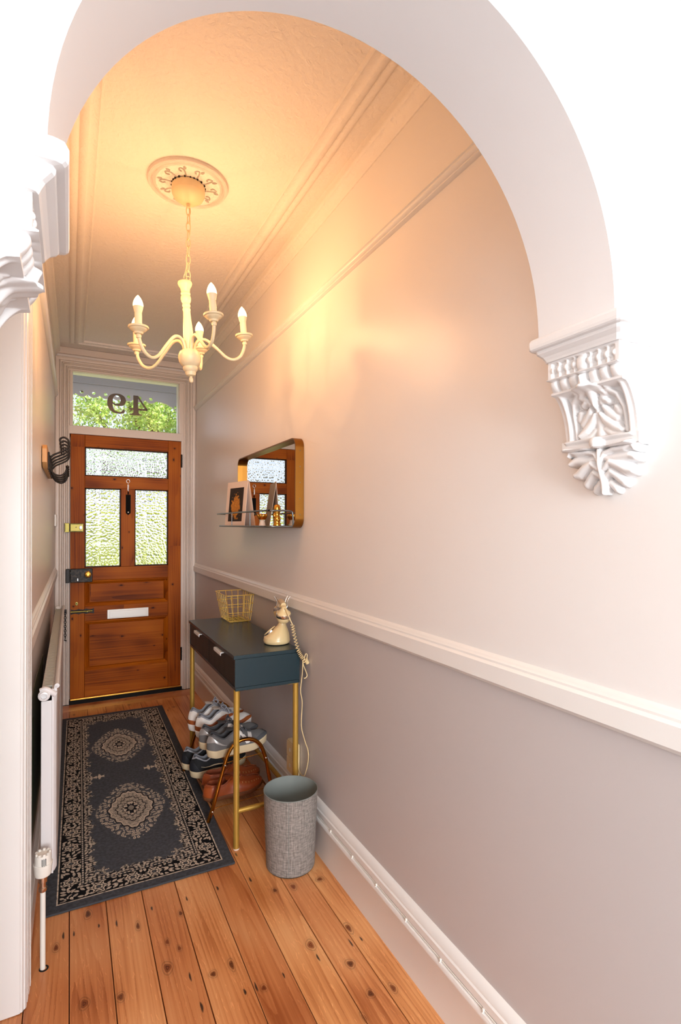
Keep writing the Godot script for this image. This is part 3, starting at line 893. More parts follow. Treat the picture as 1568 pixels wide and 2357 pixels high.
func outside() -> void:
	var g := Geo.new()
	g.box(Vector3(0.5, -0.13, -12.2), Vector3(24, 0.1, 15.1))
	whole("ground", g, M["lawn"], "sunlit lawn in front of the house", "ground", "", "structure")
	g = Geo.new()
	g.box(Vector3(0.45, -0.07, -6.7), Vector3(3.6, 0.06, 4.1), 0.01)
	whole("path", g, M["paving"], "pale paved path outside the front door", "path", "", "structure")
	# porch: roof, posts and a scalloped valance with drilled holes
	var p := thing("porch", Vector3.ZERO, "grey timber porch with scalloped drilled valance outside the fanlight", "porch")
	g = Geo.new()
	g.box(Vector3(0.5, 3.02, -5.12), Vector3(2.6, 0.06, 1.12), 0.01)
	part(p, "porch_roof", g, M["grey exterior paint"])
	for xx in [-0.72, 1.12]:
		g = Geo.new()
		g.box(Vector3(xx, 1.46, -5.62), Vector3(0.1, 3.08, 0.1), 0.012)
		part(p, "post", g, M["grey exterior paint"])
	var cs := CSGCombiner3D.new()
	cs.name = "valance"
	p.add_child(cs, true)
	cs.material_override = M["grey exterior paint"]
	var poly := CSGPolygon3D.new()
	poly.name = "board"
	var pts := PackedVector2Array()
	pts.append(Vector2(-0.78, 3.0)); pts.append(Vector2(-0.78, 2.6))
	var x := -0.68
	var hole := []
	while x < 0.68:
		for k in 8: pts.append(Vector2(x + 0.104 * k / 8.0, 2.598 - 0.026 * sin(PI * k / 8.0)))
		hole.append(Vector2(x + 0.052, 2.614))
		x += 0.104
	for k in 10: pts.append(Vector2(x + (1.07 - x) * sin(PI / 2 * k / 9.0), 2.598 - 0.3 * (1.0 - cos(PI / 2 * k / 9.0))))
	hole.append(Vector2(0.965, 2.555))
	pts.append(Vector2(1.18, 2.29)); pts.append(Vector2(1.18, 3.0))
	poly.polygon = pts
	poly.depth = 0.03
	cs.add_child(poly)
	poly.position.z = -5.59
	for h in hole:
		var c := CSGCylinder3D.new()
		c.radius = 0.017
		c.height = 0.2
		c.sides = 16
		c.operation = CSGShape3D.OPERATION_SUBTRACTION
		c.rotation.x = PI / 2
		c.position = Vector3(h.x, h.y, -5.6)
		cs.add_child(c)
	g = Geo.new()
	g.box(Vector3(0.2, 2.70, -5.585), Vector3(1.9, 0.012, 0.02), 0.002)
	part(p, "fillet", g, M["grey exterior paint"])
	# trees and hedge across the street
	var greens := [Color(0.70, 0.84, 0.44), Color(0.80, 0.90, 0.58), Color(0.60, 0.76, 0.38), Color(0.84, 0.9, 0.62), Color(0.80, 0.86, 0.52)]
	var t := thing("tree", Vector3(1.6, -0.1, -12.5), "leafy green street tree seen through the fanlight", "tree")
	g = Geo.new()
	g.tube(smooth_path([Vector3(1.6, -0.1, -12.5), Vector3(1.55, 1.6, -12.5), Vector3(1.7, 3.0, -12.4), Vector3(1.5, 4.6, -12.5)]), 0.11, 10)
	part(t, "trunk", g, M["bark"])
	for q in [[Vector3(1.6, 2.4, -12.5), Vector3(0.7, 3.4, -12.3), Vector3(0.1, 4.4, -12.3)], [Vector3(1.65, 2.7, -12.4), Vector3(2.6, 3.5, -12.2), Vector3(3.4, 4.3, -12.3)], [Vector3(1.6, 3.0, -12.5), Vector3(1.1, 4.2, -12.7), Vector3(0.6, 5.4, -12.6)]]:
		g = Geo.new()
		g.tube(smooth_path(q), 0.045, 8)
		part(t, "branch", g, M["bark"])
	var blobs := []
	var rng := RandomNumberGenerator.new()
	rng.seed = 77
	for i in 46: blobs.append([Vector3(rng.randf_range(-2.4, 3.2), rng.randf_range(3.2, 5.4), rng.randf_range(-1.0, 1.0)), rng.randf_range(0.35, 0.7)])
	leaves(t, 42000, 5, blobs, greens, 0.066)
	var hd := thing("hedge", Vector3(0.6, -0.1, -10.5), "yellow-green garden hedge blurred behind the door glass", "hedge")
	g = Geo.new()
	for i in 9:
		g = Geo.new()
		g.tube([Vector3(-2.6 + i * 0.8, -0.1, -10.5), Vector3(-2.5 + i * 0.8, 0.9, -10.5)], 0.03, 6)
		part(hd, "stem", g, M["bark"])
	blobs = []
	for i in 60: blobs.append([Vector3(rng.randf_range(-3.4, 3.4), rng.randf_range(0.15, 1.25), rng.randf_range(-0.3, 0.3)), rng.randf_range(0.2, 0.36)])
	leaves(hd, 14000, 6, blobs, [Color(0.88, 0.90, 0.40), Color(0.80, 0.85, 0.36), Color(0.93, 0.93, 0.5)], 0.1)

# ---------- the arch ----------
func arch() -> void:
	var c := Vector2(0.405, 1.72)
	var r := 0.4255
	var pr := [Vector2(WR + 0.03, 1.72), Vector2(WR + 0.03, CE), Vector2(-1.75, CE), Vector2(-1.75, 0), Vector2(-0.26, 0), Vector2(-0.26, 1.72)]
	for i in 65:
		var a := PI - PI * i / 64.0
		pr.append(c + Vector2(cos(a), sin(a)) * r)
	var g := Geo.new()
	g.extrude(pr, Vector3(0, 0, ZA1), Vector3(0, 0, ZA0), Vector3.RIGHT, Vector3.UP)
	whole("wall_arch", g, M["white arch paint"], "white plaster round arch across the hall in the foreground", "arch", "", "structure")

# carved console: relief height over (u across -1..1, y down from the abacus), metres
var strokes := []
func relief(z: float, y: float) -> float:
	var h := 0.0
	for s in strokes:
		if z < s[2] or z > s[3] or y < s[4] or y > s[5]: continue
		var p: Array = s[0]
		var q := Vector2(z, y)
		for i in p.size() - 1:
			var a := Vector2(p[i][0], p[i][1])
			var b := Vector2(p[i + 1][0], p[i + 1][1])
			var ab := b - a
			var t := clampf((q - a).dot(ab) / maxf(ab.length_squared(), 1e-9), 0, 1)
			var rr := lerpf(p[i][2], p[i + 1][2], t)
			var d := q.distance_to(a + ab * t) / rr
			if d < 1.0: h = maxf(h, s[1] * pow(1.0 - d * d, 0.55) * minf(1.0, rr / 0.008 + 0.35))
	return h

func stroke(p: Array, hgt: float, both := true) -> void:
	for sg in ([1, -1] if both else [1]):
		var q := []
		var b := [1e9, -1e9, 1e9, -1e9]
		for e in p:
			q.append([e[0] * sg, e[1], e[2]])
			b = [minf(b[0], e[0] * sg - e[2]), maxf(b[1], e[0] * sg + e[2]), minf(b[2], e[1] - e[2]), maxf(b[3], e[1] + e[2])]
		strokes.append([q, hgt, b[0], b[1], b[2], b[3]])

func corbels() -> void:
	# leaf and scroll work: points are [across, down, radius]
	stroke([[0.0, -0.045, 0.005], [0.0, -0.062, 0.014], [0.0, -0.085, 0.011], [0.0, -0.1, 0.004]], 0.017, false)
	stroke([[0.002, -0.066, 0.006], [0.018, -0.07, 0.009], [0.026, -0.078, 0.006]], 0.013)
	stroke([[0.012, -0.092, 0.006], [0.018, -0.082, 0.007], [0.032, -0.074, 0.007], [0.046, -0.083, 0.006], [0.053, -0.105, 0.005], [0.054, -0.15, 0.004]], 0.011)
	stroke([[0.02, -0.088, 0.007], [0.026, -0.092, 0.007]], 0.013)
	stroke([[0.014, -0.1, 0.006], [0.024, -0.115, 0.012], [0.036, -0.125, 0.009]], 0.011)
	stroke([[0.006, -0.112, 0.006], [0.014, -0.124, 0.011], [0.03, -0.138, 0.011], [0.044, -0.146, 0.006]], 0.014)
	stroke([[0.038, -0.105, 0.008], [0.042, -0.114, 0.009]], 0.009)
	stroke([[0.01, -0.14, 0.007], [0.024, -0.151, 0.008], [0.044, -0.153, 0.005]], 0.009)
	stroke([[0.0, -0.1, 0.006], [0.0, -0.13, 0.010], [0.0, -0.15, 0.012]], 0.010, false)
	# band berry
	stroke([[0.0, -0.166, 0.0145], [0.0, -0.1665, 0.0145]], 0.017, false)
	stroke([[0.008, -0.157, 0.006], [0.03, -0.156, 0.006], [0.07, -0.158, 0.004]], 0.007)
	# pendant acanthus
	stroke([[0.0, -0.18, 0.008], [0.0, -0.22, 0.007], [0.0, -0.25, 0.010], [0.0, -0.262, 0.006]], 0.022, false)
	stroke([[0.003, -0.2, 0.006], [0.01, -0.186, 0.007], [0.028, -0.181, 0.008], [0.05, -0.181, 0.010], [0.066, -0.176, 0.008], [0.070, -0.184, 0.006]], 0.020)
	stroke([[0.012, -0.196, 0.007], [0.034, -0.196, 0.010], [0.058, -0.195, 0.010], [0.069, -0.2, 0.007]], 0.017)
	stroke([[0.006, -0.216, 0.006], [0.02, -0.204, 0.010], [0.036, -0.212, 0.012], [0.05, -0.222, 0.012], [0.060, -0.224, 0.008]], 0.019)
	stroke([[0.006, -0.23, 0.006], [0.018, -0.222, 0.009], [0.030, -0.233, 0.011], [0.040, -0.243, 0.010]], 0.017)
	stroke([[0.003, -0.245, 0.006], [0.012, -0.243, 0.009], [0.021, -0.252, 0.010], [0.024, -0.257, 0.007]], 0.014)
	for sd in 2:
		var right := sd == 0
		var wx := WR if right else -0.128
		var sg := -1.0 if right else 1.0
		var o := thing("corbel", Vector3(wx, 1.41, -0.6745), "white carved plaster corbel carrying the right foot of the arch" if right else "white carved plaster corbel at the left edge carrying the arch", "corbel")
		var zc := -0.6745
		var top := 1.675
		# abacus: stepped slab
		var g := Geo.new()
		# mitred round three sides: the inner side runs along z, returns run along x
		var hw := 0.083
		var rows := []
		for p in [Vector2(0.088, 0), Vector2(0.090, 0.004), Vector2(0.094, 0.010), Vector2(0.102, 0.0165), Vector2(0.103, 0.0185), Vector2(0.1035, 0.0225), Vector2(0.111, 0.0235), Vector2(0.114, 0.026), Vector2(0.115, 0.031), Vector2(0.115, 0.040), Vector2(0.113, 0.0445), Vector2(0.109, 0.047)]:
			var k: float = p.x - 0.088
			var px: float = p.x if right else p.x + 0.012
			var row := PackedVector3Array()
			var rc := 0.004
			var zz: float = hw + k * 0.72
			row.append(Vector3(wx, top + p.y, zc + zz))
			row.append(Vector3(wx + sg * (px - rc * 2), top + p.y, zc + zz))
			row.append(Vector3(wx + sg * (px - rc * 0.6), top + p.y, zc + zz - rc * 0.6))
			row.append(Vector3(wx + sg * px, top + p.y, zc + zz - rc * 2))
			row.append(Vector3(wx + sg * px, top + p.y, zc - zz + rc * 2))
			row.append(Vector3(wx + sg * (px - rc * 0.6), top + p.y, zc - zz + rc * 0.6))
			row.append(Vector3(wx + sg * (px - rc * 2), top + p.y, zc - zz))
			row.append(Vector3(wx, top + p.y, zc - zz))
			rows.append(row)
		g = Geo.new()
		for i in rows.size() - 1:   # flat across, so that the corners stay crisp
			for j in 7:
				var a: Vector3 = rows[i][j]; var b: Vector3 = rows[i][j + 1]; var c: Vector3 = rows[i + 1][j + 1]; var d: Vector3 = rows[i + 1][j]
				var n := (b - a).cross(d - a).normalized()
				if n.dot((a + c) / 2 - Vector3(wx, top + 0.03, zc)) < 0: n = -n
				g.quad(a, b, c, d, n)
		for r in [rows[0], rows[rows.size() - 1]]:
			for j in range(1, 7): g.tri(r[0], r[j], r[j + 1], Vector3.UP * (1 if r == rows[rows.size() - 1] else -1), Vector3.UP * (1 if r == rows[rows.size() - 1] else -1), Vector3.UP * (1 if r == rows[rows.size() - 1] else -1))
		part(o, "abacus", g, M["plaster ornament"])
		# carved face
		g = Geo.new()
		var P := []
		var NZ := 76; var NY := 150
		for i in NY + 1:
			var y := -0.265 * i / NY
			var row := PackedVector3Array()
			var bd: float     # base depth from the wall
			var wd := 0.0765   # half width
			if y > -0.035: bd = 0.083
			elif y > -0.0375: bd = 0.088
			elif y > -0.060: bd = 0.075 - 0.006 * sm(-0.038, -0.06, y)
			elif y > -0.066: bd = 0.074
			elif y > -0.155:
				var t := (y + 0.066) / -0.089
				bd = lerpf(0.068, 0.030, pow(t, 0.55)) - 0.004 * sin(t * PI)
				wd = 0.0765
			elif y > -0.175: bd = 0.036; wd = 0.082
			else: bd = lerpf(0.016, 0.001, sm(-0.2, -0.255, y))
			if not right: bd = bd * 1.14 if y > -0.155 else bd * 0.8
			for j in NZ + 1:
				var z := wd * (2.0 * j / NZ - 1.0)
				var h := 0.0
				if y > -0.032 and y < -0.004 and absf(z) < 0.068:      # pierced bead frieze
					var fz := z / 0.0172
					var cz := (fz - roundf(fz)) * 0.0172
					h = -0.007
					var dd := Vector2(cz, y + 0.018).length()
					if roundf(fz) == 0: h = maxf(h, 0.006 * pow(maxf(0, 1.0 - pow(Vector2(z, y + 0.018).length() / 0.0135, 2)), 0.5) - 0.002)
					else:
						h = maxf(h, 0.009 * pow(maxf(0, 1.0 - pow(dd / 0.0075, 2)), 0.5) - 0.006)
						if absf(cz) < 0.0028: h = maxf(h, -0.002)
				elif y > -0.060 and y <= -0.0375:                       # egg row
					var fz := z / 0.0218
					var cz := (fz - roundf(fz)) * 2.0
					var t := (y + 0.0487) / 0.0115
					h = 0.010 * pow(maxf(0, 1.0 - pow(absf(cz) * 1.12, 3)) * maxf(0, 1.0 - t * t * 0.8), 0.5)
				elif y <= -0.066 and y > -0.155:                        # sunk panel with leaves
					var inn := sm(0.0615, 0.058, absf(z)) * sm(-0.066, -0.0715, y - 0.0)
					h = -0.011 * inn + 0.003 * sm(0.0605, 0.0635, absf(z)) * sm(0.070, 0.067, absf(z))
					h += relief(z, y)
				else: h += relief(z, y)
				if y > -0.066 and y < -0.04: h = maxf(h, relief(z, y))
				row.append(Vector3(wx + sg * maxf(0.0004, bd + h), top + y, zc + z))
				if y <= -0.178 and relief(z, y) <= 0.0008: row[j] = Vector3(wx - sg * 0.002, top + y, zc + z)
			P.append(row)
		g.grid(P, false, false, right)
		part(o, "carved_face", g, M["plaster ornament"])
		# plain cheeks between the carved face and the wall
		for j in [0, NZ]:
			g = Geo.new()
			var n := Vector3(0, 0, -1 if j == 0 else 1)
			for i in range(0, NY - 50):
				var a: Vector3 = P[i][j]; var b: Vector3 = P[i + 1][j]
				g.quad(a, b, Vector3(wx, b.y, b.z), Vector3(wx, a.y, a.z), n)
			part(o, "cheek", g, M["plaster ornament"])
		# rosette on the cheek that faces the hall
		g = Geo.new()
		var rz := zc + 0.0765
		var rp := Vector3(wx + sg * 0.045, top - 0.026, rz)
		for k in 6:
			var a := TAU * k / 6
			g.ball(rp + Vector3(cos(a) * 0.009, sin(a) * 0.0125, 0.001), Vector3(0.0055, 0.0055, 0.004), 10, 6)
		g.ball(rp, Vector3(0.006, 0.006, 0.007), 10, 6)
		var pth := []
		for k in 24: pth.append(rp + Vector3(cos(TAU * k / 24) * 0.02, sin(TAU * k / 24) * 0.024, 0))
		g.tube(pth, 0.003, 6, true)
		part(o, "rosette", g, M["plaster ornament"])

# ---------- radiator ----------
func radiator() -> void:
	var z0 := -1.905; var z1 := -3.75
	var o := thing("radiator", Vector3(-0.065, 0.246, -2.83), "long white panel radiator with ridged top grille on the left wall", "radiator")
	var en: Material = M["white radiator enamel"]
	for s in 2:   # front and rear panel, pressed flutes
		var xf := -0.034 if s == 0 else -0.062
		var pr := []
		var g := Geo.new()
		var top := 0.83; var bot := 0.246
		# outer skin: fluted along z
		var P := []
		for yy in [bot, bot + 0.004, bot + 0.012, bot + 0.03, bot + 0.05, top - 0.05, top - 0.03, top - 0.012, top - 0.004, top]:
			var row := PackedVector3Array()
			var inn := 0.010 if yy == bot or yy == top else (0.004 if yy == bot + 0.004 or yy == top - 0.004 else 0.0)
			var fl := sm(bot + 0.025, bot + 0.05, yy) * sm(top - 0.025, top - 0.05, yy)
			for i in 221:
				var z := lerpf(z0, z1, i / 220.0)
				var e := minf(absf(z - z0), absf(z - z1))
				var dx := 0.010 * (1.0 - sm(0.0, 0.012, e)) + inn + fl * 0.005 * (0.5 - 0.5 * cos(e / 0.0333 * TAU)) * sm(0.0, 0.04, e)
				row.append(Vector3(xf - dx, yy, z))
			P.append(row)
		g.grid(P, false, false)
		g.box(Vector3(xf - 0.0125, (top + bot) / 2, (z0 + z1) / 2), Vector3(0.005, top - bot, absf(z1 - z0)))
		part(o, "front_panel" if s == 0 else "rear_panel", g, en)
	var g := Geo.new()
	g.tube([Vector3(-0.0345, 0.838, z0 - 0.002), Vector3(-0.0345, 0.838, z1)], 0.0075, 10)
	g.box(Vector3(-0.0385, 0.83, (z0 + z1) / 2), Vector3(0.008, 0.016, absf(z1 - z0) - 0.004))
	part(o, "top_rail", g, en)
	g = Geo.new()
	g.box(Vector3(-0.062, 0.818, (z0 + z1) / 2), Vector3(0.036, 0.006, absf(z1 - z0) - 0.06))
	var gr := part(o, "top_grille", g, M["dark slot"])
	for i in 88:
		g = Geo.new()
		var z := z0 - 0.05 - i * 0.0199
		g.box(Vector3(-0.060, 0.826, z), Vector3(0.034, 0.012, 0.0115), 0.003)
		part(gr, "grille_bar", g, M["grille enamel"])
	g = Geo.new()
	g.box(Vector3(-0.0635, 0.525, z0 + 0.001), Vector3(0.031, 0.54, 0.005), 0.0018)
	part(o, "end_plate", g, M["white radiator enamel"])
	# blanking plug and elbow at the top of the near end
	g = Geo.new()
	g.lathe([Vector2(0, -0.016), Vector2(0.015, -0.016), Vector2(0.017, -0.012), Vector2(0.017, 0.002), Vector2(0.0135, 0.004), Vector2(0.0135, 0.010), Vector2(0.0085, 0.011), Vector2(0.0085, 0.004), Vector2(0, 0.004)], 24, Transform3D(Basis(Vector3.RIGHT, PI / 2), Vector3(-0.070, 0.815, z0 + 0.012)))
	g.tube(smooth_path([Vector3(-0.040, 0.812, z0 - 0.002), Vector3(-0.052, 0.822, z0 + 0.003), Vector3(-0.066, 0.832, z0 + 0.004), Vector3(-0.08, 0.828, z0 + 0.002)]), 0.009, 10)
	part(o, "blanking_plug", g, en)
	g = Geo.new()
	g.lathe([Vector2(0, 0), Vector2(0.016, 0), Vector2(0.0175, 0.004), Vector2(0.0175, 0.014), Vector2(0.014, 0.017), Vector2(0, 0.0175)], 22, Transform3D(Basis(Vector3.RIGHT, PI / 2), Vector3(-0.077, 0.735, -4.42)))
	g.tube([Vector3(-0.077, 0.735, -4.425), Vector3(-0.06, 0.735, -4.425)], 0.007, 8)
	whole("door_stop", g, M["white plastic"], "round white knob on the casing beyond the radiator", "knob")
	# thermostatic valve with tail pipe
	var v := thing("radiator_valve", Vector3(-0.070, 0.0, -1.842), "white thermostatic radiator valve on a painted tail pipe", "valve")
	var c := Vector3(-0.070, 0, -1.842)
	g = Geo.new()
	g.lathe([Vector2(0.016, 0.283), Vector2(0.0225, 0.287), Vector2(0.0245, 0.294), Vector2(0.0255, 0.312), Vector2(0.0265, 0.318), Vector2(0.0265, 0.322), Vector2(0.0235, 0.323), Vector2(0.0225, 0.345), Vector2(0.0215, 0.35), Vector2(0.0, 0.3505)], 32, Transform3D(Basis(), Vector3(c.x, 0, c.z)))
	part(v, "valve_head", g, M["white plastic"])
	g = Geo.new()
	for k in 9:
		var a := TAU * k / 9.0 + 0.2
		g.box(Vector3(0, 0.338, 0.0185), Vector3(0.0085, 0.036, 0.007), 0.002, 1, Vector2.ZERO, 1, 1, Transform3D(Basis(Vector3.UP, a), Vector3(c.x, 0, c.z)))
	part(v, "grip", g, M["white plastic"])
	g = Geo.new()
	for k in [-1, 0, 1]: g.box(Vector3(k * 0.0047, 0.3335, 0.0236), Vector3(0.0018, 0.020, 0.003), 0.0, 1, Vector2.ZERO, 1, 1, Transform3D(Basis(Vector3.UP, 0.15), Vector3(c.x, 0, c.z)))
	part(v, "slot_mark", g, M["dark slot"])
	g = Geo.new()
	g.lathe([Vector2(0.0, 0.236), Vector2(0.010, 0.236), Vector2(0.0115, 0.239), Vector2(0.0115, 0.247), Vector2(0.0085, 0.25), Vector2(0.0085, 0.262), Vector2(0.0125, 0.265), Vector2(0.0125, 0.278), Vector2(0.016, 0.28), Vector2(0.016, 0.286), Vector2(0, 0.286)], 16, Transform3D(Basis(), Vector3(c.x, 0, c.z)))
	g.tube([Vector3(c.x, 0.27, c.z), Vector3(c.x + 0.01, 0.27, c.z - 0.03), Vector3(-0.055, 0.27, z0 - 0.01)], 0.009, 10)
	part(v, "valve_body", g, M["copper pipe"])
	g = Geo.new()
	g.tube([Vector3(c.x, 0.0, c.z), Vector3(c.x, 0.238, c.z)], 0.0076, 14)
	part(v, "tail_pipe", g, M["white plastic"])
	g = Geo.new()
	g.lathe([Vector2(0.008, 0.0008), Vector2(0.0135, 0.0008), Vector2(0.0135, 0.0002)], 18, Transform3D(Basis(), Vector3(c.x + 0.003, 0, c.z + 0.002)))
	part(v, "pipe_hole", g, M["dark slot"])
	# bare patch where the old paper was torn off behind the radiator
	g = Geo.new()
	g.extrude([Vector2(0, 0.215), Vector2(0.05, 0.235), Vector2(0.5, 0.22), Vector2(0.9, 0.26), Vector2(0.92, 0.74), Vector2(0.4, 0.76), Vector2(0.1, 0.745), Vector2(0.02, 0.75)], Vector3(-0.1195, 0, -1.93), Vector3(-0.1165, 0, -1.93), Vector3(0.0075, 0, -1), Vector3.UP)
	var bp: Node3D = get_node("wall_left")
	bp = part(bp, "bare_plaster", g, M["bare plaster"], true, "bare unpainted plaster patch behind the radiator")
	g = Geo.new()
	g.extrude([Vector2(0.06, 0.32), Vector2(0.2, 0.3), Vector2(0.3, 0.4), Vector2(0.27, 0.66), Vector2(0.1, 0.69), Vector2(0.05, 0.5)], Vector3(-0.1165, 0, -1.93), Vector3(-0.1155, 0, -1.93), Vector3(0.0075, 0, -1), Vector3.UP)
	part(bp, "green_paint", g, M["green distemper"])

# ---------- rug ----------
# scattered woven leaves on a jittered grid: 1 leaf, 2 its vein, 0 none
func leafy(x: float, y: float, cell: float, share: float) -> int:
	var i := floori(x / cell)
	var j := floori(y / cell)
	for di in 3:
		for dj in 3:
			var p := i + di - 1
			var q := j + dj - 1
			var h := ((p * 73856093) ^ (q * 19349663)) & 0x7fffffff
			h = (h * 1103515245 + 12345) & 0x7fffffff
			if float(h % 1000) / 1000.0 > share: continue
			var cx := (p + 0.25 + 0.5 * float((h >> 6) % 97) / 97.0) * cell
			var cy := (q + 0.25 + 0.5 * float((h >> 11) % 89) / 89.0) * cell
			var an := float((h >> 4) % 83) / 83.0 * PI
			var dx := x - cx
			var dy := y - cy
			var u := dx * cos(an) + dy * sin(an)
			var v := -dx * sin(an) + dy * cos(an)
			var k := absf(v) / (cell * 0.30) + pow(u / (cell * 0.62), 2)
			if k < 1.0: return 2 if absf(v) < cell * 0.045 and absf(u) < cell * 0.35 else 1
	return 0

func rug() -> void:
	var W := 256; var H := 768     # a quarter; mirrored to the whole
	var hw := 0.331; var hl := 1.02
	var n1 := noise(FastNoiseLite.TYPE_SIMPLEX, 0.055, 21, 3)
	var n2 := noise(FastNoiseLite.TYPE_SIMPLEX, 0.02, 22, 2)
	var beige := Vector3(214, 199, 180); var black := Vector3(26, 26, 29); var grey := Vector3(84, 87, 93); var mid := Vector3(150, 142, 132)
	var d := PackedByteArray()
	var FW := W * 2; var FH := H * 2
	d.resize(FW * FH * 3)
	for y in H:
		var b := (y + 0.5) / H * hl
		for x in W:
			var a := (x + 0.5) / W * hw
			var ea := hw - a
			var eb := hl - b
			var e := minf(ea, eb)
			var along := b if ea < eb else a
			var nz := n1.get_noise_2d(x * 0.9, y * 0.9)
			var c := grey
			if e < 0.036: c = grey * 0.92
			elif e < 0.0415: c = beige if nz > -0.35 else mid
			elif e < 0.0465: c = black
			elif e < 0.116:
				# black band with flower heads and leafy sprays
				c = black
				var t := e - 0.0465 - 0.03475
				var per := 0.118
				var f := fposmod(along + 0.02, per) - per / 2
				var l := Vector2(f, t).length()
				var an := Vector2(f, t).angle()
				if l < 0.027 + 0.004 * cos(an * 6.0):
					c = beige
					if l < 0.006: c = grey
					elif l < 0.0085: c = black
					elif absf(sin(an * 3.0)) < 0.22 or absf(l - 0.0175) < 0.0012: c = black
				elif l > 0.031:
					var lf := leafy(along, t, 0.0185, 0.82)
					if lf == 1: c = beige
					elif lf == 2: c = mid
			elif e < 0.119: c = black
			elif e < 0.126: c = beige if sin(along * 420.0) > -0.2 else grey
			elif e < 0.129: c = black
			else:
				# inner mottled band with a leafy, ragged edge
				var wid := 0.030 + 0.008 * sin(along * 42.0) + 0.012 * nz + 0.006 * sin(along * 130.0)
				var cor := Vector2(maxf(0.0, 0.10 - (ea - 0.129)), maxf(0.0, 0.12 - (eb - 0.129))).length()
				var dd := e - 0.129
				var corner := (ea - 0.129) + (eb - 0.129) * 0.8 < 0.085 + 0.02 * nz + 0.012 * sin((ea - eb) * 110.0)
				if dd < wid or corner:
					var lf := leafy(along + 3.0, dd, 0.0145, 0.97)
					c = beige if lf == 1 else (mid if lf == 2 else black * 1.7)
					if lf == 0 and nz > 0.25: c = mid * 0.8
				else:
					# sprigs off the band
					var hit := false
					for sp in [[0.202, 0.60, 0.022], [0.198, 0.26, 0.02], [0.14, 0.845, 0.02], [0.192, 0.75, 0.018], [0.2, 0.42, 0.018]]:
						var q := Vector2(a - sp[0], b - sp[1])
						var l := q.length()
						var an := q.angle()
						if l < sp[2] * (0.75 + 0.5 * sin(an * 5.0 + sp[1] * 20.0)):
							c = beige if fposmod(l * 170.0, 1.0) > 0.35 else black
							hit = true
					# spray in the middle of the long side
					var q0 := Vector2(a - 0.15, b)
					if absf(q0.x) < 0.05 and absf(q0.y) < 0.02 + 0.012 * sin(a * 160.0) and absf(sin(a * 150.0 + 2.0)) * 0.9 + nz * 0.3 > absf(q0.y) * 28.0: c = beige
					# medallion
					var m := Vector2(a, b - 0.405)
					var an := m.angle()
					var l := Vector2(m.x / 0.108, m.y / 0.195)
					var s := pow(pow(absf(l.x), 1.45) + pow(absf(l.y), 1.45), 1.0 / 1.45)
					var sc := s + 0.035 * sin(atan2(l.y, l.x) * 16.0)
					var th := atan2(l.y, l.x)
					if sc < 0.9:
						var lf := leafy(a + 7.0, b, 0.0175, 0.95)
						c = beige if lf == 1 else (mid if lf == 0 else black * 1.6)
						if s < 0.34:
							c = black * 1.5 if sin(th * 8.0) * 0.06 + s < 0.24 else beige
							if s < 0.13: c = mid
						if absf(sc - 0.60) < 0.02 or absf(sc - 0.36) < 0.018: c = black * 1.6
						if sc > 0.83: c = beige
					elif sc < 0.96: c = black * 1.8
					elif s < 1.42:
						var lf := leafy(a + 11.0, b, 0.02, clampf(1.5 - s * 0.62 + 0.35 * absf(cos(th * 2.0)) - 0.1, 0, 1))
						if lf == 1: c = beige
						elif lf == 2: c = black * 1.5
			var v := 0.93 + 0.10 * n2.get_noise_2d(x * 3.1, y * 3.3) + 0.05 * nz
			var R := clampi(int(c.x * v), 0, 255); var G := clampi(int(c.y * v), 0, 255); var B := clampi(int(c.z * v), 0, 255)
			for q in 4:
				var X := W + x if q & 1 else W - 1 - x
				var Y := H + y if q & 2 else H - 1 - y
				var o := (Y * FW + X) * 3
				d[o] = R; d[o + 1] = G; d[o + 2] = B
	var m := mat("woven rug", Color(1, 1, 1), 0.92, 0.0, 0.2)
	m.albedo_texture = image_tex(d, FW, FH)
	var rn := noise(FastNoiseLite.TYPE_SIMPLEX, 0.4, 3, 1)
	m.heightmap_enabled = true
	m.heightmap_texture = tex_noise(rn, 256, 512)
	m.heightmap_scale = 0.08
	var edge := mat("rug binding", Color(0.22, 0.23, 0.25), 0.9)
	var o := thing("rug", Vector3(0.268, 0, -3.09), "dark grey and beige oriental runner rug on the floorboards", "rug")
	o.rotation.y = -0.013
	var g := Geo.new()
	var P := []
	for i in 25:
		var row := PackedVector3Array()
		for j in 9: row.append(Vector3(-hw + 2 * hw * j / 8.0, 0.0075 + 0.0006 * sin(i * 1.3 + j), -hl + 2 * hl * i / 24.0))
		P.append(row)
	g.grid(P, false, false, true)
	part(o, "woven_pile", g, m, false)
	g = Geo.new()
	var ring := []
	for q in [[-1, -1], [1, -1], [1, 1], [-1, 1]]: ring.append(Vector3(q[0] * (hw + 0.001), 0.0044, q[1] * (hl + 0.001)))
	for i in 4:
		var a: Vector3 = ring[i]; var b: Vector3 = ring[(i + 1) % 4]
		var pts := []
		for k in 25: pts.append(a.lerp(b, k / 24.0) + Vector3(sin(k * 2.1) * 0.0006, 0, cos(k * 1.7) * 0.0006))
		g.tube(pts, 0.0042, 6)
	part(o, "bound_edge", g, edge, false)

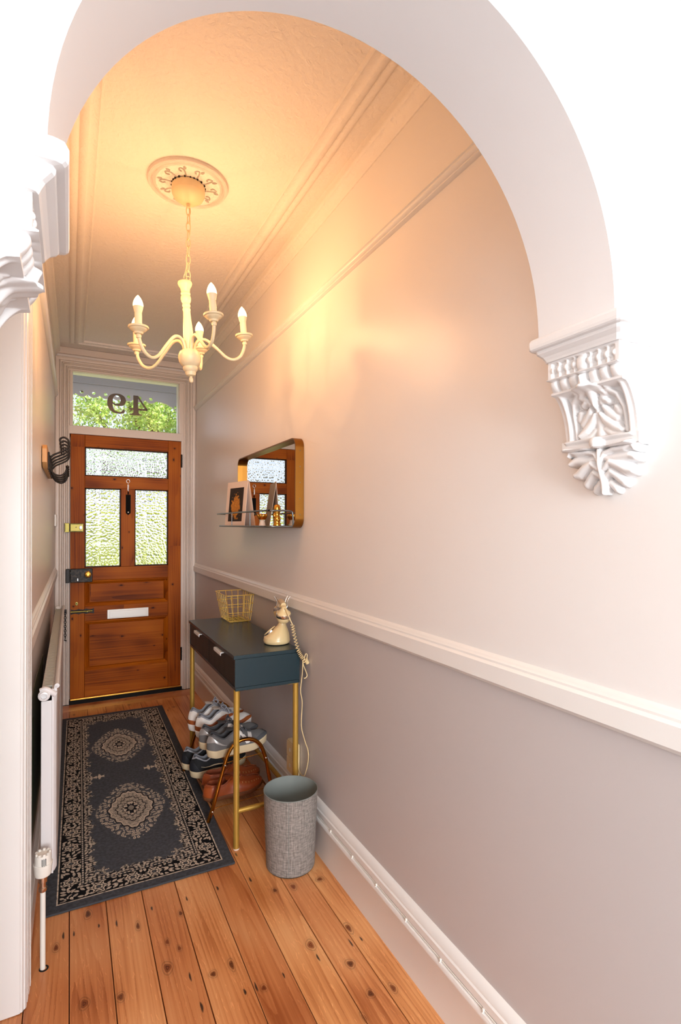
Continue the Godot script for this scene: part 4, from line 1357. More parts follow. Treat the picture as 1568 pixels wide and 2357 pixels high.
# ---------- console table ----------
func table() -> void:
	var x0 := 0.603; var x1 := 0.898; var z0 := -2.138; var z1 := -3.062
	var o := thing("console_table", Vector3(0.75, 0, -2.6), "dark teal two-drawer console table on gold legs against the right wall", "table")
	var te: Material = M["teal lacquer"]
	var g := Geo.new()
	g.box(Vector3((x0 + x1) / 2, 0.802, (z0 + z1) / 2), Vector3(x1 - x0, 0.016, z0 - z1), 0.002)
	part(o, "top", g, te)
	g = Geo.new()
	g.box(Vector3((x0 + x1) / 2 + 0.004, 0.669, (z0 + z1) / 2), Vector3(x1 - x0 - 0.008, 0.014, z0 - z1), 0.0015)
	g.box(Vector3(x1 - 0.008, 0.735, (z0 + z1) / 2), Vector3(0.012, 0.12, z0 - z1 - 0.004), 0.001)
	g.box(Vector3(0.75, 0.735, (z0 + z1) / 2), Vector3(0.24, 0.12, 0.012), 0.001)
	part(o, "carcass", g, te)
	for z in [z0 - 0.0075, z1 + 0.0075]:
		g = Geo.new()
		g.box(Vector3((x0 + x1) / 2 + 0.003, 0.735, z), Vector3(x1 - x0 - 0.006, 0.1175, 0.013), 0.0015)
		part(o, "side_panel", g, te)
	for k in 2:
		var zc := z0 - 0.016 - 0.2235 - k * 0.447
		g = Geo.new()
		g.box(Vector3(x0 + 0.016, 0.735, zc), Vector3(0.018, 0.112, 0.4425), 0.0015, 1, Vector2.ZERO, 12, 12)
		var dr := part(o, "drawer", g, M["teal drawer front"])
		g = Geo.new()
		var hz: float = -2.383 if k == 0 else -2.820
		g.extrude([Vector2(0, 0), Vector2(0.014, 0.0), Vector2(0.0155, -0.003), Vector2(0.0155, -0.014), Vector2(0.0135, -0.014), Vector2(0.013, -0.004), Vector2(0, -0.003)], Vector3(x0 + 0.007, 0.786, hz - 0.062), Vector3(x0 + 0.007, 0.786, hz + 0.062), Vector3.LEFT, Vector3.UP)
		part(dr, "pull", g, M["satin steel pull"])
	var lx := [x0 + 0.018, x1 - 0.012]
	var lz := [z0 - 0.019, z1 + 0.012]
	for x in lx:
		for z in lz:
			g = Geo.new()
			g.tube([Vector3(x, 0.0045, z), Vector3(x, 0.664, z)], 0.0125, 16)
			var lg := part(o, "leg", g, M["satin gold"])
			g = Geo.new()
			g.lathe([Vector2(0, 0), Vector2(0.0125, 0), Vector2(0.013, 0.004), Vector2(0.012, 0.006)], 14, Transform3D(Basis(), Vector3(x, 0, z)))
			part(lg, "foot_cap", g, M["ivory ceramic"])
	for z in lz:
		g = Geo.new()
		g.tube([Vector3(lx[0], 0.158, z), Vector3(lx[1], 0.158, z)], 0.0105, 12)
		part(o, "stretcher", g, M["satin gold"])
	g = Geo.new()
	g.tube([Vector3(lx[1], 0.158, lz[0]), Vector3(lx[1], 0.158, lz[1])], 0.0105, 12)
	part(o, "stretcher", g, M["satin gold"])
	for z in lz:
		g = Geo.new()
		g.box(Vector3(x1 - 0.028, 0.661, z), Vector3(0.05, 0.004, 0.03), 0.001)
		part(o, "leg_bracket", g, M["satin gold"])

# ---------- shoe rack ----------
func rack_and_shoes() -> void:
	var o := thing("shoe_rack", Vector3(0.71, 0, -2.66), "small two-tier brass tube shoe rack under the console table", "shoe rack")
	var gm: Material = M["bright gold tube"]
	for z in [-2.392, -2.955]:
		var g := Geo.new()
		var p := [Vector3(0.559, 0.009, z), Vector3(0.583, 0.08, z), Vector3(0.609, 0.17, z), Vector3(0.634, 0.255, z), Vector3(0.650, 0.30, z), Vector3(0.672, 0.332, z), Vector3(0.705, 0.350, z), Vector3(0.742, 0.352, z), Vector3(0.776, 0.340, z), Vector3(0.803, 0.314, z), Vector3(0.819, 0.28, z), Vector3(0.833, 0.235, z), Vector3(0.850, 0.15, z), Vector3(0.868, 0.06, z), Vector3(0.879, 0.004, z)]
		g.tube(smooth_path(p, 4), 0.0088, 14)
		var fr := part(o, "end_frame", g, gm)
		for q in [[0.634, 0.253], [0.829, 0.250], [0.577, 0.055]]:
			g = Geo.new()
			g.ball(Vector3(q[0], q[1], z + (0.009 if z > -2.5 else -0.009)), Vector3(0.005, 0.005, 0.004), 10, 6)
			part(fr, "screw", g, M["silver"])
	for tier in [[0.258, 0.640, 0.826, 0.014], [0.062, 0.585, 0.862, 0.012]]:
		for k in 2:
			var g := Geo.new()
			var x: float = tier[1 + k]
			var y: float = tier[0] + (tier[3] if k == 1 else 0.0)
			g.tube([Vector3(x, y, -2.392), Vector3(x, y, -2.955)], 0.0035, 8)
			part(o, "shelf_bar", g, gm)
		for k in 11:
			var g := Geo.new()
			var z := -2.398 - k * 0.0551
			var ya: float = tier[0]
			g.tube([Vector3(tier[1] - 0.004, ya, z), Vector3(tier[2] + 0.004, ya + tier[3], z)], 0.0019, 6)
			part(o, "shelf_wire", g, gm)
	# name, tier y, z, turn, style, label
	var k1 := "white trainers with tan mudguards on the rack"
	shoe("trainer", Vector3(0.572, 0.272, -2.715), 0.03, 0, "white trainer with tan trim, nearer of its pair on the top tier", k1)
	shoe("trainer", Vector3(0.557, 0.272, -2.825), -0.02, 0, "white trainer with tan trim, farther of its pair on the top tier", k1)
	var k2 := "grey lace-up trainers on the rack"
	shoe("trainer", Vector3(0.572, 0.268, -2.465), 0.05, 1, "grey suede trainer with white side letter, nearest on the top tier", k2)
	shoe("trainer", Vector3(0.560, 0.268, -2.575), 0.01, 1, "grey suede trainer tucked behind the nearest grey one", k2)
	var k3 := "black trainers on the lower tier"
	shoe("trainer", Vector3(0.548, 0.070, -2.725), 0.06, 2, "black trainer with dirty cream sole, nearer one on the lower tier", k3)
	shoe("trainer", Vector3(0.528, 0.070, -2.835), 0.03, 2, "black trainer with dirty cream sole, farther one on the lower tier", k3)
	var k4 := "brown leather boat shoes on the lower tier"
	shoe("boat_shoe", Vector3(0.555, 0.068, -2.470), 0.02, 3, "brown leather boat shoe with pale stitching, nearest on the lower tier", k4)
	shoe("boat_shoe", Vector3(0.575, 0.068, -2.585), -0.05, 3, "brown leather boat shoe tucked behind the nearest brown one", k4)

func shoe_w(t: float, W: float) -> float:
	var w := W / 2 * lerpf(0.74, 1.0, sm(0.22, 0.68, t)) * (1.0 - 0.06 * sm(0.2, 0.42, t) * sm(0.62, 0.42, t))
	if t < 0.16: w *= sqrt(maxf(0, 1.0 - pow((0.16 - t) / 0.16, 2)))
	if t > 0.70: w *= pow(maxf(0, 1.0 - pow((t - 0.70) / 0.30, 2.3)), 0.52)
	return w

func key(ks: Array, t: float) -> float:
	for i in ks.size() - 1:
		if t <= ks[i + 1][0]:
			var f: float = (t - ks[i][0]) / maxf(1e-6, ks[i + 1][0] - ks[i][0])
			return lerpf(ks[i][1], ks[i + 1][1], sm(0, 1, f))
	return ks[ks.size() - 1][1]

var sk := {}
# a point of the upper: s from heel to toe, u from the sole to the edge or ridge, side -1 or 1
func upper(s: float, u: float, side: float, out := 0.0) -> Vector3:
	var t := 0.5 - 0.5 * cos(PI * s)
	var L: float = sk.L
	var st: float = sk.st
	var spring := 0.014 * sm(0.7, 1.0, t) + 0.004 * sm(0.12, 0.0, t)
	var w: float = shoe_w(t, sk.W) * 0.97
	var O := Vector3(t * L, st + spring, w * side)
	var ey: float = key(sk.ey, t) + st + spring * sm(0.5, 1, t)
	var ez: float = key(sk.ez, t) * side
	var ex := t * L
	ex += 0.010 * sm(0.1, 0.0, t) - 0.012 * sm(0.88, 1.0, t)
	if t < 0.1: ex += 0.004
	var E := Vector3(ex, ey, ez)
	var C := Vector3(lerpf(O.x, E.x, 0.25) - 0.007 * sm(0.08, 0.0, t) + 0.010 * sm(0.93, 1.0, t), lerpf(O.y, E.y, 0.74 if t > 0.5 else 0.6), O.z * (1.0 if t > 0.45 else 0.98))
	var p := O * (1 - u) * (1 - u) + C * 2 * u * (1 - u) + E * u * u
	if out != 0.0:
		var a := upper(minf(s + 0.01, 1.0), u, side) - upper(maxf(s - 0.01, 0.0), u, side)
		var b := upper(s, minf(u + 0.02, 1.0), side) - upper(s, maxf(u - 0.02, 0.0), side)
		var n := a.cross(b).normalized()
		if n.dot(Vector3(0, 0.4, side)) < 0 and absf(n.z) > 0.05: n = -n
		elif absf(n.z) <= 0.05 and n.y < 0: n = -n
		if t < 0.02: n = Vector3(-1, 0.2, 0).normalized()
		if t > 0.985 and u < 0.5: n = Vector3(1, 0.2, 0).normalized()
		p += n * out
	return p

# strip laid on the upper: rows of [s, u0, u1]
func patch(g: Geo, rows: Array, side: float, out := 0.0022, sub := 6) -> void:
	var P := []
	for i in rows.size() - 1:
		var last := i == rows.size() - 2
		for k in (4 if last else 3):
			var f := k / 3.0
			var s := lerpf(rows[i][0], rows[i + 1][0], f)
			var a := lerpf(rows[i][1], rows[i + 1][1], f)
			var b := lerpf(rows[i][2], rows[i + 1][2], f)
			var row := PackedVector3Array()
			for j in sub + 1: row.append(upper(s, lerpf(a, b, float(j) / sub), side, out if j > 0 and j < sub else out * 0.75))
			P.append(row)
	g.grid(P, false, false, side < 0)

func shoe(n: String, at: Vector3, turn: float, style: int, label: String, group: String) -> void:
	var o := thing(n, at, label, "shoe", group)
	o.basis = Basis(Vector3.UP, turn) * Basis(Vector3.BACK, 0.05 if style != 3 else 0.03)
	if style != 3:
		sk = {L = 0.292, W = 0.104, st = [0.034, 0.034, 0.032][style], ey = [[0, 0.066], [0.08, 0.074], [0.26, 0.046], [0.40, 0.066], [0.46, 0.074], [0.60, 0.060], [0.72, 0.045], [0.86, 0.036], [0.95, 0.024], [1, 0.012]], ez = [[0, 0.0], [0.05, 0.014], [0.14, 0.026], [0.36, 0.027], [0.45, 0.016], [0.62, 0.010], [0.68, 0.0], [1, 0.0]]}
		if style == 0: sk.ey = [[0, 0.072], [0.08, 0.078], [0.24, 0.052], [0.38, 0.082], [0.45, 0.088], [0.60, 0.066], [0.72, 0.046], [0.86, 0.036], [0.95, 0.024], [1, 0.012]]
	else:
		sk = {L = 0.285, W = 0.102, st = 0.020, ey = [[0, 0.052], [0.10, 0.053], [0.3, 0.046], [0.42, 0.062], [0.5, 0.066], [0.62, 0.056], [0.74, 0.045], [0.86, 0.037], [0.95, 0.026], [1, 0.014]], ez = [[0, 0.0], [0.05, 0.014], [0.14, 0.028], [0.34, 0.031], [0.42, 0.024], [0.47, 0.006], [0.5, 0.0], [1, 0.0]]}
	var mats: Array = [["white leather", "white rubber", "grey lining", "grey lace"], ["grey suede", "cream rubber", "dark grey mesh", "dark lace"], ["black nubuck", "cream rubber", "grey lining", "dark lace"], ["brown leather", "brown rubber", "brown lining", "brown lining"]][style]
	# sole
	var g := Geo.new()
	var rows := []
	var hs: Array = [[0.0, 0.93], [0.003, 0.985], [sk.st * 0.45, 1.02], [sk.st * 0.55, 1.015], [sk.st * 0.9, 1.035], [sk.st * 1.06, 1.02], [sk.st * 1.06, 0.9]]
	for h in hs:
		var row := PackedVector3Array()
		for q in 64:
			var sd := 1.0 if q < 32 else -1.0
			var s: float = q / 32.0 if q < 32 else (64 - q) / 32.0
			var t := 0.5 - 0.5 * cos(PI * s)
			var spring := 0.014 * sm(0.7, 1.0, t) + 0.004 * sm(0.12, 0.0, t)
			var xx: float = sk.L * (0.5 + (t - 0.5) * lerpf(1.0, h[1], 0.55))
			row.append(Vector3(xx, h[0] + spring, shoe_w(t, sk.W) * h[1] * sd))
		rows.append(row)
	g.grid(rows, true, false, true)
	for q in range(0, 32):
		var a: PackedVector3Array = rows[0]
		g.quad(a[q], a[(q + 1) % 64], a[(63 - q) % 64] if q > 0 else a[63], a[(64 - q) % 64], Vector3.DOWN)
	part(o, "sole", g, M[mats[1]], false)
	# upper: two halves that meet on the ridge
	g = Geo.new()
	for sd in [-1.0, 1.0]:
		var P := []
		for i in 33:
			var row := PackedVector3Array()
			for j in 10: row.append(upper(i / 32.0, j / 9.0, sd))
			P.append(row)
		g.grid(P, false, false, sd < 0)
	part(o, "upper", g, M[mats[0]], false)
	# lining: rolled collar falling to an insole
	g = Geo.new()
	for sd in [-1.0, 1.0]:
		var P := []
		for i in 22:
			var s := i / 32.0
			var e := upper(s, 1.0, sd)
			var t := 0.5 - 0.5 * cos(PI * s)
			var w: float = shoe_w(t, sk.W) * sd
			var ix := maxf(e.x, 0.014)
			var row := PackedVector3Array()
			row.append(upper(s, 0.9, sd, 0.001))
			row.append(e + Vector3(0.001, 0.003, 0.0015 * sd))
			row.append(e + Vector3(0.004 * sm(0.1, 0, t), 0.0025, -0.003 * sd))
			row.append(Vector3(ix + 0.006 * sm(0.1, 0, t), lerpf(e.y, sk.st, 0.35), lerpf(e.z - 0.004 * sd, w * 0.82, 0.5)))
			row.append(Vector3(maxf(ix, 0.018), sk.st + 0.012, w * 0.82))
			row.append(Vector3(maxf(ix, 0.018), sk.st + 0.008, 0.0))
			P.append(row)
		g.grid(P, false, false, sd > 0)
	part(o, "lining", g, M[mats[2]], false)
	if style != 3:
		# tongue and laces
		g = Geo.new()
		var P := []
		for i in 9:
			var t := lerpf(0.36, 0.70, i / 8.0)
			var s := acos(1.0 - 2.0 * t) / PI
			var e := upper(s, 1.0, 1.0)
			var lift := 0.020 * sm(0.46, 0.36, t) - 0.003
			var row := PackedVector3Array()
			for j in 7:
				var f := j / 3.0 - 1.0
				var hwid := 0.024 if t < 0.5 else maxf(0.007, absf(e.z) + 0.004)
				row.append(Vector3(e.x - (0.014 if i == 0 else 0.0), e.y + lift + 0.003 * (1.0 - f * f), f * hwid))
			P.append(row)
		g.grid(P, false, false)
		part(o, "tongue", g, M["white leather"] if style == 0 else M[mats[2]], false)
		g = Geo.new()
		for k in 5:
			var t := 0.455 + k * 0.042
			var s := acos(1.0 - 2.0 * t) / PI
			var s2 := acos(1.0 - 2.0 * (t + 0.02)) / PI
			var a := upper(s, 0.9, 1.0, 0.003)
			var b := upper(s2, 0.9, -1.0, 0.003)
			var c := (a + b) / 2 + Vector3(0, 0.007, 0)
			g.tube(smooth_path([a, c, b], 4), 0.0028, 7)
			a = upper(s2, 0.9, 1.0, 0.003); b = upper(s, 0.9, -1.0, 0.003); c = (a + b) / 2 + Vector3(0, 0.008, 0)
			g.tube(smooth_path([a, c, b], 4), 0.0028, 7)
		var kn := upper(acos(1.0 - 2.0 * 0.46) / PI, 1.0, 1.0)
		kn.z = 0; kn.y += 0.012
		for q in [[-1, 0.028, -0.012], [1, 0.030, -0.010]]:
			g.tube(smooth_path([kn, kn + Vector3(0.012, 0.010, q[0] * 0.016), kn + Vector3(0.02, 0.004, q[0] * q[1]), kn + Vector3(0.012, q[2], q[0] * 0.026), kn], 5), 0.0025, 7)
			g.tube(smooth_path([kn, kn + Vector3(0.016, 0.006, q[0] * 0.02), kn + Vector3(0.028, -0.016, q[0] * 0.036), kn + Vector3(0.03, -0.034, q[0] * 0.041)], 5), 0.0022, 7)
		part(o, "laces", g, M[mats[3]], false)
	if style == 0:
		g = Geo.new()
		for sd in [-1.0, 1.0]:
			patch(g, [[0.0, 0.02, 0.34], [0.15, 0.02, 0.28], [0.35, 0.02, 0.2], [0.55, 0.02, 0.2], [0.68, 0.02, 0.34], [0.8, 0.02, 0.5], [0.9, 0.02, 0.5], [1.0, 0.02, 0.5]], sd)
		part(o, "mudguard", g, M["tan leather"], false, "tan leather mudguard band")
		g = Geo.new()
		for sd in [-1.0, 1.0]:
			patch(g, [[0.22, 0.50, 0.515], [0.32, 0.34, 0.5], [0.40, 0.30, 0.52], [0.47, 0.36, 0.62], [0.53, 0.50, 0.74], [0.585, 0.68, 0.86], [0.60, 0.82, 0.86]], sd, 0.003)
		part(o, "side_stripe", g, M["tan leather"], false, "tan curved side stripe")
	elif style == 1:
		g = Geo.new()
		for sd in [-1.0, 1.0]:
			patch(g, [[0.0, 0.45, 0.98], [0.12, 0.5, 0.95], [0.2, 0.5, 0.72], [0.3, 0.36, 0.52], [0.36, 0.3, 0.34]], sd)
		part(o, "heel_tab", g, M["silver leather"], false, "silver heel tab")
		g = Geo.new()
		for sd in [-1.0, 1.0]:
			for q in [[[0.43, 0.1, 0.16], [0.485, 0.1, 0.9], [0.515, 0.66, 0.9], [0.52, 0.80, 0.9]], [[0.50, 0.72, 0.9], [0.525, 0.50, 0.88], [0.56, 0.10, 0.58], [0.59, 0.10, 0.28]], [[0.575, 0.10, 0.2], [0.60, 0.14, 0.86], [0.635, 0.5, 0.86], [0.645, 0.8, 0.86]]]:
				patch(g, q, sd, 0.003, 5)
		part(o, "side_letter", g, M["white leather"], false, "white letter N on the side")
		g = Geo.new()
		for sd in [-1.0, 1.0]: patch(g, [[0.66, 0.02, 0.25], [0.76, 0.02, 0.5], [0.88, 0.02, 0.6], [1.0, 0.02, 0.6]], sd, 0.002)
		part(o, "toe_cap", g, M["dark grey mesh"], false)
	elif style == 2:
		g = Geo.new()
		for sd in [-1.0, 1.0]:
			patch(g, [[0.0, 0.05, 0.9], [0.1, 0.05, 0.8], [0.18, 0.05, 0.4], [0.24, 0.05, 0.1]], sd)
		part(o, "heel_counter", g, M["dark navy leather"], false)
		g = Geo.new()
		for sd in [-1.0, 1.0]:
			patch(g, [[0.26, 0.34, 0.37], [0.42, 0.22, 0.3], [0.58, 0.14, 0.18], [0.66, 0.12, 0.13]], sd, 0.003)
		part(o, "side_stripe", g, M["cream rubber"], false, "pale curved side stripe")
	else:
		# moccasin seam, apron, lace and bow
		g = Geo.new()
		var pth := []
		for i in 21:
			var s := lerpf(0.56, 0.88, minf(i, 20 - i) / 10.0)
			pth.append(upper(s, lerpf(0.62, 0.78, sm(0.56, 0.88, s)) if i != 10 else 0.8, 1.0 if i < 10 else -1.0, 0.002))
		g.tube(smooth_path(pth, 3), 0.0022, 6)
		part(o, "moccasin_seam", g, M["brown leather"], false)
		g = Geo.new()
		for i in 15:
			if i == 7: continue
			var s := lerpf(0.58, 0.84, minf(i, 14 - i) / 7.0)
			var sd := 1.0 if i < 7 else -1.0
			var a := upper(s, 0.50, sd, 0.0025); var b := upper(s, 0.60, sd, 0.003)
			g.tube([a, b], 0.0012, 5)
		part(o, "stitching", g, M["pale stitching"], false, "pale hand stitching")
		g = Geo.new()
		for sd in [-1.0, 1.0]:
			var q := []
			for i in 9: q.append(upper(lerpf(0.0, 0.5, i / 8.0), 0.84, sd, 0.0022))
			g.tube(smooth_path(q, 3), 0.002, 6)
		part(o, "collar_lace", g, M["brown leather"], false)
		g = Geo.new()
		var kn := upper(0.52, 1.0, 1.0) + Vector3(-0.004, 0.006, 0)
		kn.z = 0
		for sd in [-1.0, 1.0]:
			g.tube(smooth_path([kn + Vector3(-0.012, -0.004, 0.02 * sd), kn, kn + Vector3(0.02, 0.006, 0.016 * sd), kn + Vector3(0.028, 0.0, 0.03 * sd), kn + Vector3(0.014, -0.004, 0.024 * sd), kn], 4), 0.0023, 6)
			g.tube(smooth_path([kn, kn + Vector3(0.014, 0.002, 0.022 * sd), kn + Vector3(0.024, -0.014, 0.036 * sd)], 4), 0.0021, 6)
		part(o, "bow", g, M["brown lining"], false)
		g = Geo.new()
		var P := []
		for i in 5:
			var t := lerpf(0.38, 0.52, i / 4.0)
			var e := upper(acos(1.0 - 2.0 * t) / PI, 1.0, 1.0)
			var row := PackedVector3Array()
			for j in 7:
				var f := j / 3.0 - 1.0
				row.append(Vector3(e.x - 0.006, e.y + 0.004 * (1 - f * f) - 0.002 + 0.008 * sm(0.44, 0.38, t), f * 0.027))
			P.append(row)
		g.grid(P, false, false)
		part(o, "tongue", g, M["brown leather"], false)

# ---------- waste bin ----------
func bin() -> void:
	var o := thing("waste_bin", Vector3(0.788, 0.0, -1.967), "round grey linen waste bin beside the gold table leg", "bin")
	var g := Geo.new()
	g.lathe([Vector2(0.094, 0.003), Vector2(0.0965, 0.006), Vector2(0.1075, 0.2985)], 64)
	part(o, "linen_wall", g, M["grey linen"], false)
	g = Geo.new()
	g.lathe([Vector2(0.1055, 0.299), Vector2(0.0955, 0.008), Vector2(0, 0.008)], 64)
	part(o, "lining", g, M["bin lining"], false, "smooth grey inside of the bin")
	g = Geo.new()
	var p := []
	for k in 64: p.append(Vector3(cos(TAU * k / 64) * 0.1066, 0.2995, sin(TAU * k / 64) * 0.1066))
	g.tube(p, 0.0017, 6, true)
	part(o, "rim", g, M["bin lining"], false)
	g = Geo.new()
	g.lathe([Vector2(0, 0), Vector2(0.092, 0), Vector2(0.0955, 0.004), Vector2(0.095, 0.006), Vector2(0, 0.006)], 48)
	part(o, "base", g, M["dark slot"], false)
	g = Geo.new()
	var a := 2.02
	g.tube([Vector3(cos(a) * 0.0973, 0.006, sin(a) * 0.0973), Vector3(cos(a) * 0.1078, 0.298, sin(a) * 0.1078)], 0.0009, 5)
	part(o, "seam", g, M["bin lining"], false)

# ---------- mirror with shelf, and what stands on it ----------
func round_rect(z0: float, z1: float, y0: float, y1: float, r: float, x: float, n := 8) -> Array:
	var p := []
	for q in [[z1 + r, y0 + r, PI], [z0 - r, y0 + r, 1.5 * PI], [z0 - r, y1 - r, 0.0], [z1 + r, y1 - r, 0.5 * PI]]:
		for i in n + 1:
			var a: float = q[2] + PI / 2 * i / n
			p.append(Vector3(x, q[1] + sin(a) * r, q[0] + cos(a) * r))
	return p

func mirror() -> void:
	var o := thing("wall_mirror", Vector3(WR, 1.335, -2.635), "rectangular antique gold framed mirror with a wire gallery shelf", "mirror")
	var z0 := -2.18; var z1 := -3.09; var y0 := 1.338; var y1 := 1.744
	var g := Geo.new()
	var xa := WR - 0.001; var xb := WR - 0.042
	var th := 0.006
	# frame band: outer skin, front lip, inner skin
	var A := round_rect(z0, z1, y0, y1, 0.045, xa)
	var B := round_rect(z0, z1, y0, y1, 0.045, xb)
	var C := round_rect(z0 - th, z1 + th, y0 + th, y1 - th, 0.040, xb)
	var D := round_rect(z0 - th, z1 + th, y0 + th, y1 - th, 0.040, xa - 0.012)
	var K := round_rect(z0, z1, y0, y1, 0.045, xb + 0.002)
	for q in [[A, K], [K, B], [B, C], [C, D]]:
		var P := [PackedVector3Array(q[0]), PackedVector3Array(q[1])]
		g.grid(P, true, false)
	part(o, "frame", g, M["antique gold frame"])
	g = Geo.new()
	var mid := Vector3(xa - 0.012, (y0 + y1) / 2, (z0 + z1) / 2)
	for i in D.size():
		g.tri(mid, D[i], D[(i + 1) % D.size()], Vector3.LEFT, Vector3.LEFT, Vector3.LEFT)
	part(o, "looking_glass", g, M["mirror silver"])
	for k in 5:
		g = Geo.new()
		g.ball(Vector3(WR - 0.02, lerpf(y0 + 0.06, y1 - 0.06, k / 4.0), z0 + 0.0005), Vector3(0.0022, 0.0022, 0.0012), 8, 5)
		part(o, "nail", g, M["dark steel"])
	# shelf tray
	var sx := 0.772; var a := -2.215; var b := -3.065
	var poly := []
	var r := 0.035
	poly.append(Vector2(xb + 0.004, a))
	for i in 7:
		var t := PI / 2 * i / 6
		poly.append(Vector2(sx + r - sin(t) * r, a - r + cos(t) * r))
	for i in 7:
		var t := PI / 2 * i / 6
		poly.append(Vector2(sx + r - cos(t) * r, b + r - sin(t) * r))
	poly.append(Vector2(xb + 0.004, b))
	g = Geo.new()
	g.extrude(poly, Vector3(0, 1.3405, 0), Vector3(0, 1.3435, 0), Vector3.RIGHT, Vector3.BACK)
	var sh := part(o, "shelf_tray", g, M["antique gold frame"])
	g = Geo.new()
	var pth := []
	for q in poly: pth.append(Vector3(q.x, 1.3445, q.y))
	g.tube(pth, 0.0042, 8)
	part(sh, "tray_edge", g, M["dark steel"])
	g = Geo.new()
	var rl := [Vector3(xb + 0.004, 1.349, a), Vector3(xb + 0.002, 1.40, a), Vector3(xb - 0.012, 1.414, a)]
	for i in range(1, poly.size() - 1): rl.append(Vector3(poly[i].x, 1.415, poly[i].y))
	rl.append_array([Vector3(xb - 0.012, 1.414, b), Vector3(xb + 0.002, 1.40, b), Vector3(xb + 0.004, 1.349, b)])
	g.tube(smooth_path(rl, 3), 0.0042, 8)
	part(o, "gallery_rail", g, M["dark steel"])
	for z in [-2.46, -2.78]:
		g = Geo.new()
		g.tube([Vector3(sx, 1.345, z), Vector3(sx, 1.415, z)], 0.0026, 8)
		part(o, "gallery_post", g, M["dark steel"])
	# tent card with a small ochre and brown print (plain abstract)
	var A0 := Vector3(0.797, 1.588, -2.94); var B0 := Vector3(0.843, 1.588, -2.715)
	var A1 := Vector3(0.778, 1.3445, -2.945); var B1 := Vector3(0.818, 1.3445, -2.715)
	var A2 := Vector3(0.838, 1.3445, -2.93); var B2 := Vector3(0.882, 1.3445, -2.71)
	var cd := thing("greeting_card", Vector3(0.81, 1.3445, -2.83), "cream tent card with a dark ochre print on the mirror shelf", "card")
	for q in [["front_leaf", A1, B1], ["back_leaf", A2, B2]]:
		g = Geo.new()
		var c: Vector3 = (A0 + B0 + q[1] + q[2]) / 4
		var ux: Vector3 = (B0 - A0).normalized()
		var uy: Vector3 = ((A0 + B0) - (q[1] + q[2])).normalized()
		uy = (uy - ux * uy.dot(ux)).normalized()
		g.box(Vector3.ZERO, Vector3((B0 - A0).length(), ((A0 + B0) / 2 - (q[1] + q[2]) / 2).length(), 0.0018), 0.0, 1, Vector2.ZERO, 1, 1, Transform3D(Basis(ux, uy, ux.cross(uy)), c))
		var lf := part(cd, q[0], g, M["card stock"])
		if q[0] == "front_leaf":
			var im := Image.create(72, 110, false, Image.FORMAT_RGB8)
			var nz := noise(FastNoiseLite.TYPE_SIMPLEX, 0.06, 40, 3)
			for y in 110:
				for x in 72:
					var v := nz.get_noise_2d(x, y)
					var col := Color(0.13, 0.085, 0.06)
					var e := Vector2((x - 34.0) / 24.0, (y - 62.0) / 42.0).length() + 0.45 * v
					if e < 0.9: col = Color(0.90, 0.62, 0.20).lerp(Color(0.35, 0.15, 0.05), clampf(absf(sin(v * 11.0)) * 0.9 - 0.25, 0, 1))
					im.set_pixel(x, y, col)
			var pm := mat("ochre print", Color(1, 1, 1), 0.6)
			pm.albedo_texture = ImageTexture.create_from_image(im)
			g = Geo.new()
			var nn := ux.cross(uy)
			if nn.x > 0: nn = -nn
			var cc := c + nn * 0.0012 - uy * 0.004
			var hx: Vector3 = ux * 0.079; var hy: Vector3 = uy * 0.092
			g.quad(cc - hx - hy, cc + hx - hy, cc + hx + hy, cc - hx + hy, nn, [Vector2(0, 1), Vector2(1, 1), Vector2(1, 0), Vector2(0, 0)])
			part(lf, "print", g, pm)
	# candle holder: gilt lotus cup on an ivory cone
	var ch := thing("candle_holder", Vector3(0.842, 1.3437, -2.485), "gold lotus cup candle holder on a small ivory cone", "candle holder")
	g = Geo.new()
	g.lathe([Vector2(0, 0), Vector2(0.0175, 0), Vector2(0.0175, 0.002), Vector2(0.010, 0.032), Vector2(0, 0.033)], 24)
	part(ch, "cone_base", g, M["ivory ceramic"], false)
	g = Geo.new()
	g.lathe([Vector2(0.009, 0.032), Vector2(0.018, 0.036), Vector2(0.023, 0.045), Vector2(0.0235, 0.052), Vector2(0.0215, 0.052), Vector2(0.018, 0.042), Vector2(0, 0.037)], 24)
	part(ch, "cup", g, M["brass"], false)
	for k in 8:
		g = Geo.new()
		var an := TAU * k / 8
		g.ball(Vector3(cos(an) * 0.0225, 0.054, sin(an) * 0.0225), Vector3(0.0035, 0.009, 0.0075), 8, 6, Basis(Vector3.UP, -an))
		part(ch, "petal", g, M["brass"], false)
	# small gold ornament by the frame
	var orn := thing("gold_ornament", Vector3(0.845, 1.3437, -2.285), "small polished gold figure ornament next to the mirror frame", "ornament")
	g = Geo.new()
	g.lathe([Vector2(0, 0), Vector2(0.018, 0), Vector2(0.019, 0.004), Vector2(0.017, 0.014), Vector2(0.0145, 0.02), Vector2(0.017, 0.032), Vector2(0.0165, 0.044), Vector2(0.012, 0.052), Vector2(0.0135, 0.06), Vector2(0.0165, 0.072), Vector2(0.0165, 0.088), Vector2(0.013, 0.098), Vector2(0.006, 0.102), Vector2(0, 0.1025)], 24, Transform3D(), 0.7, 1.0, 0.75)
	part(orn, "body", g, M["brass"], false)
	g = Geo.new()
	g.ball(Vector3(-0.014, 0.05, 0.004), Vector3(0.007, 0.012, 0.007))
	g.ball(Vector3(0.0, 0.03, 0.013), Vector3(0.009, 0.007, 0.006))
	part(orn, "arm", g, M["brass"], false)

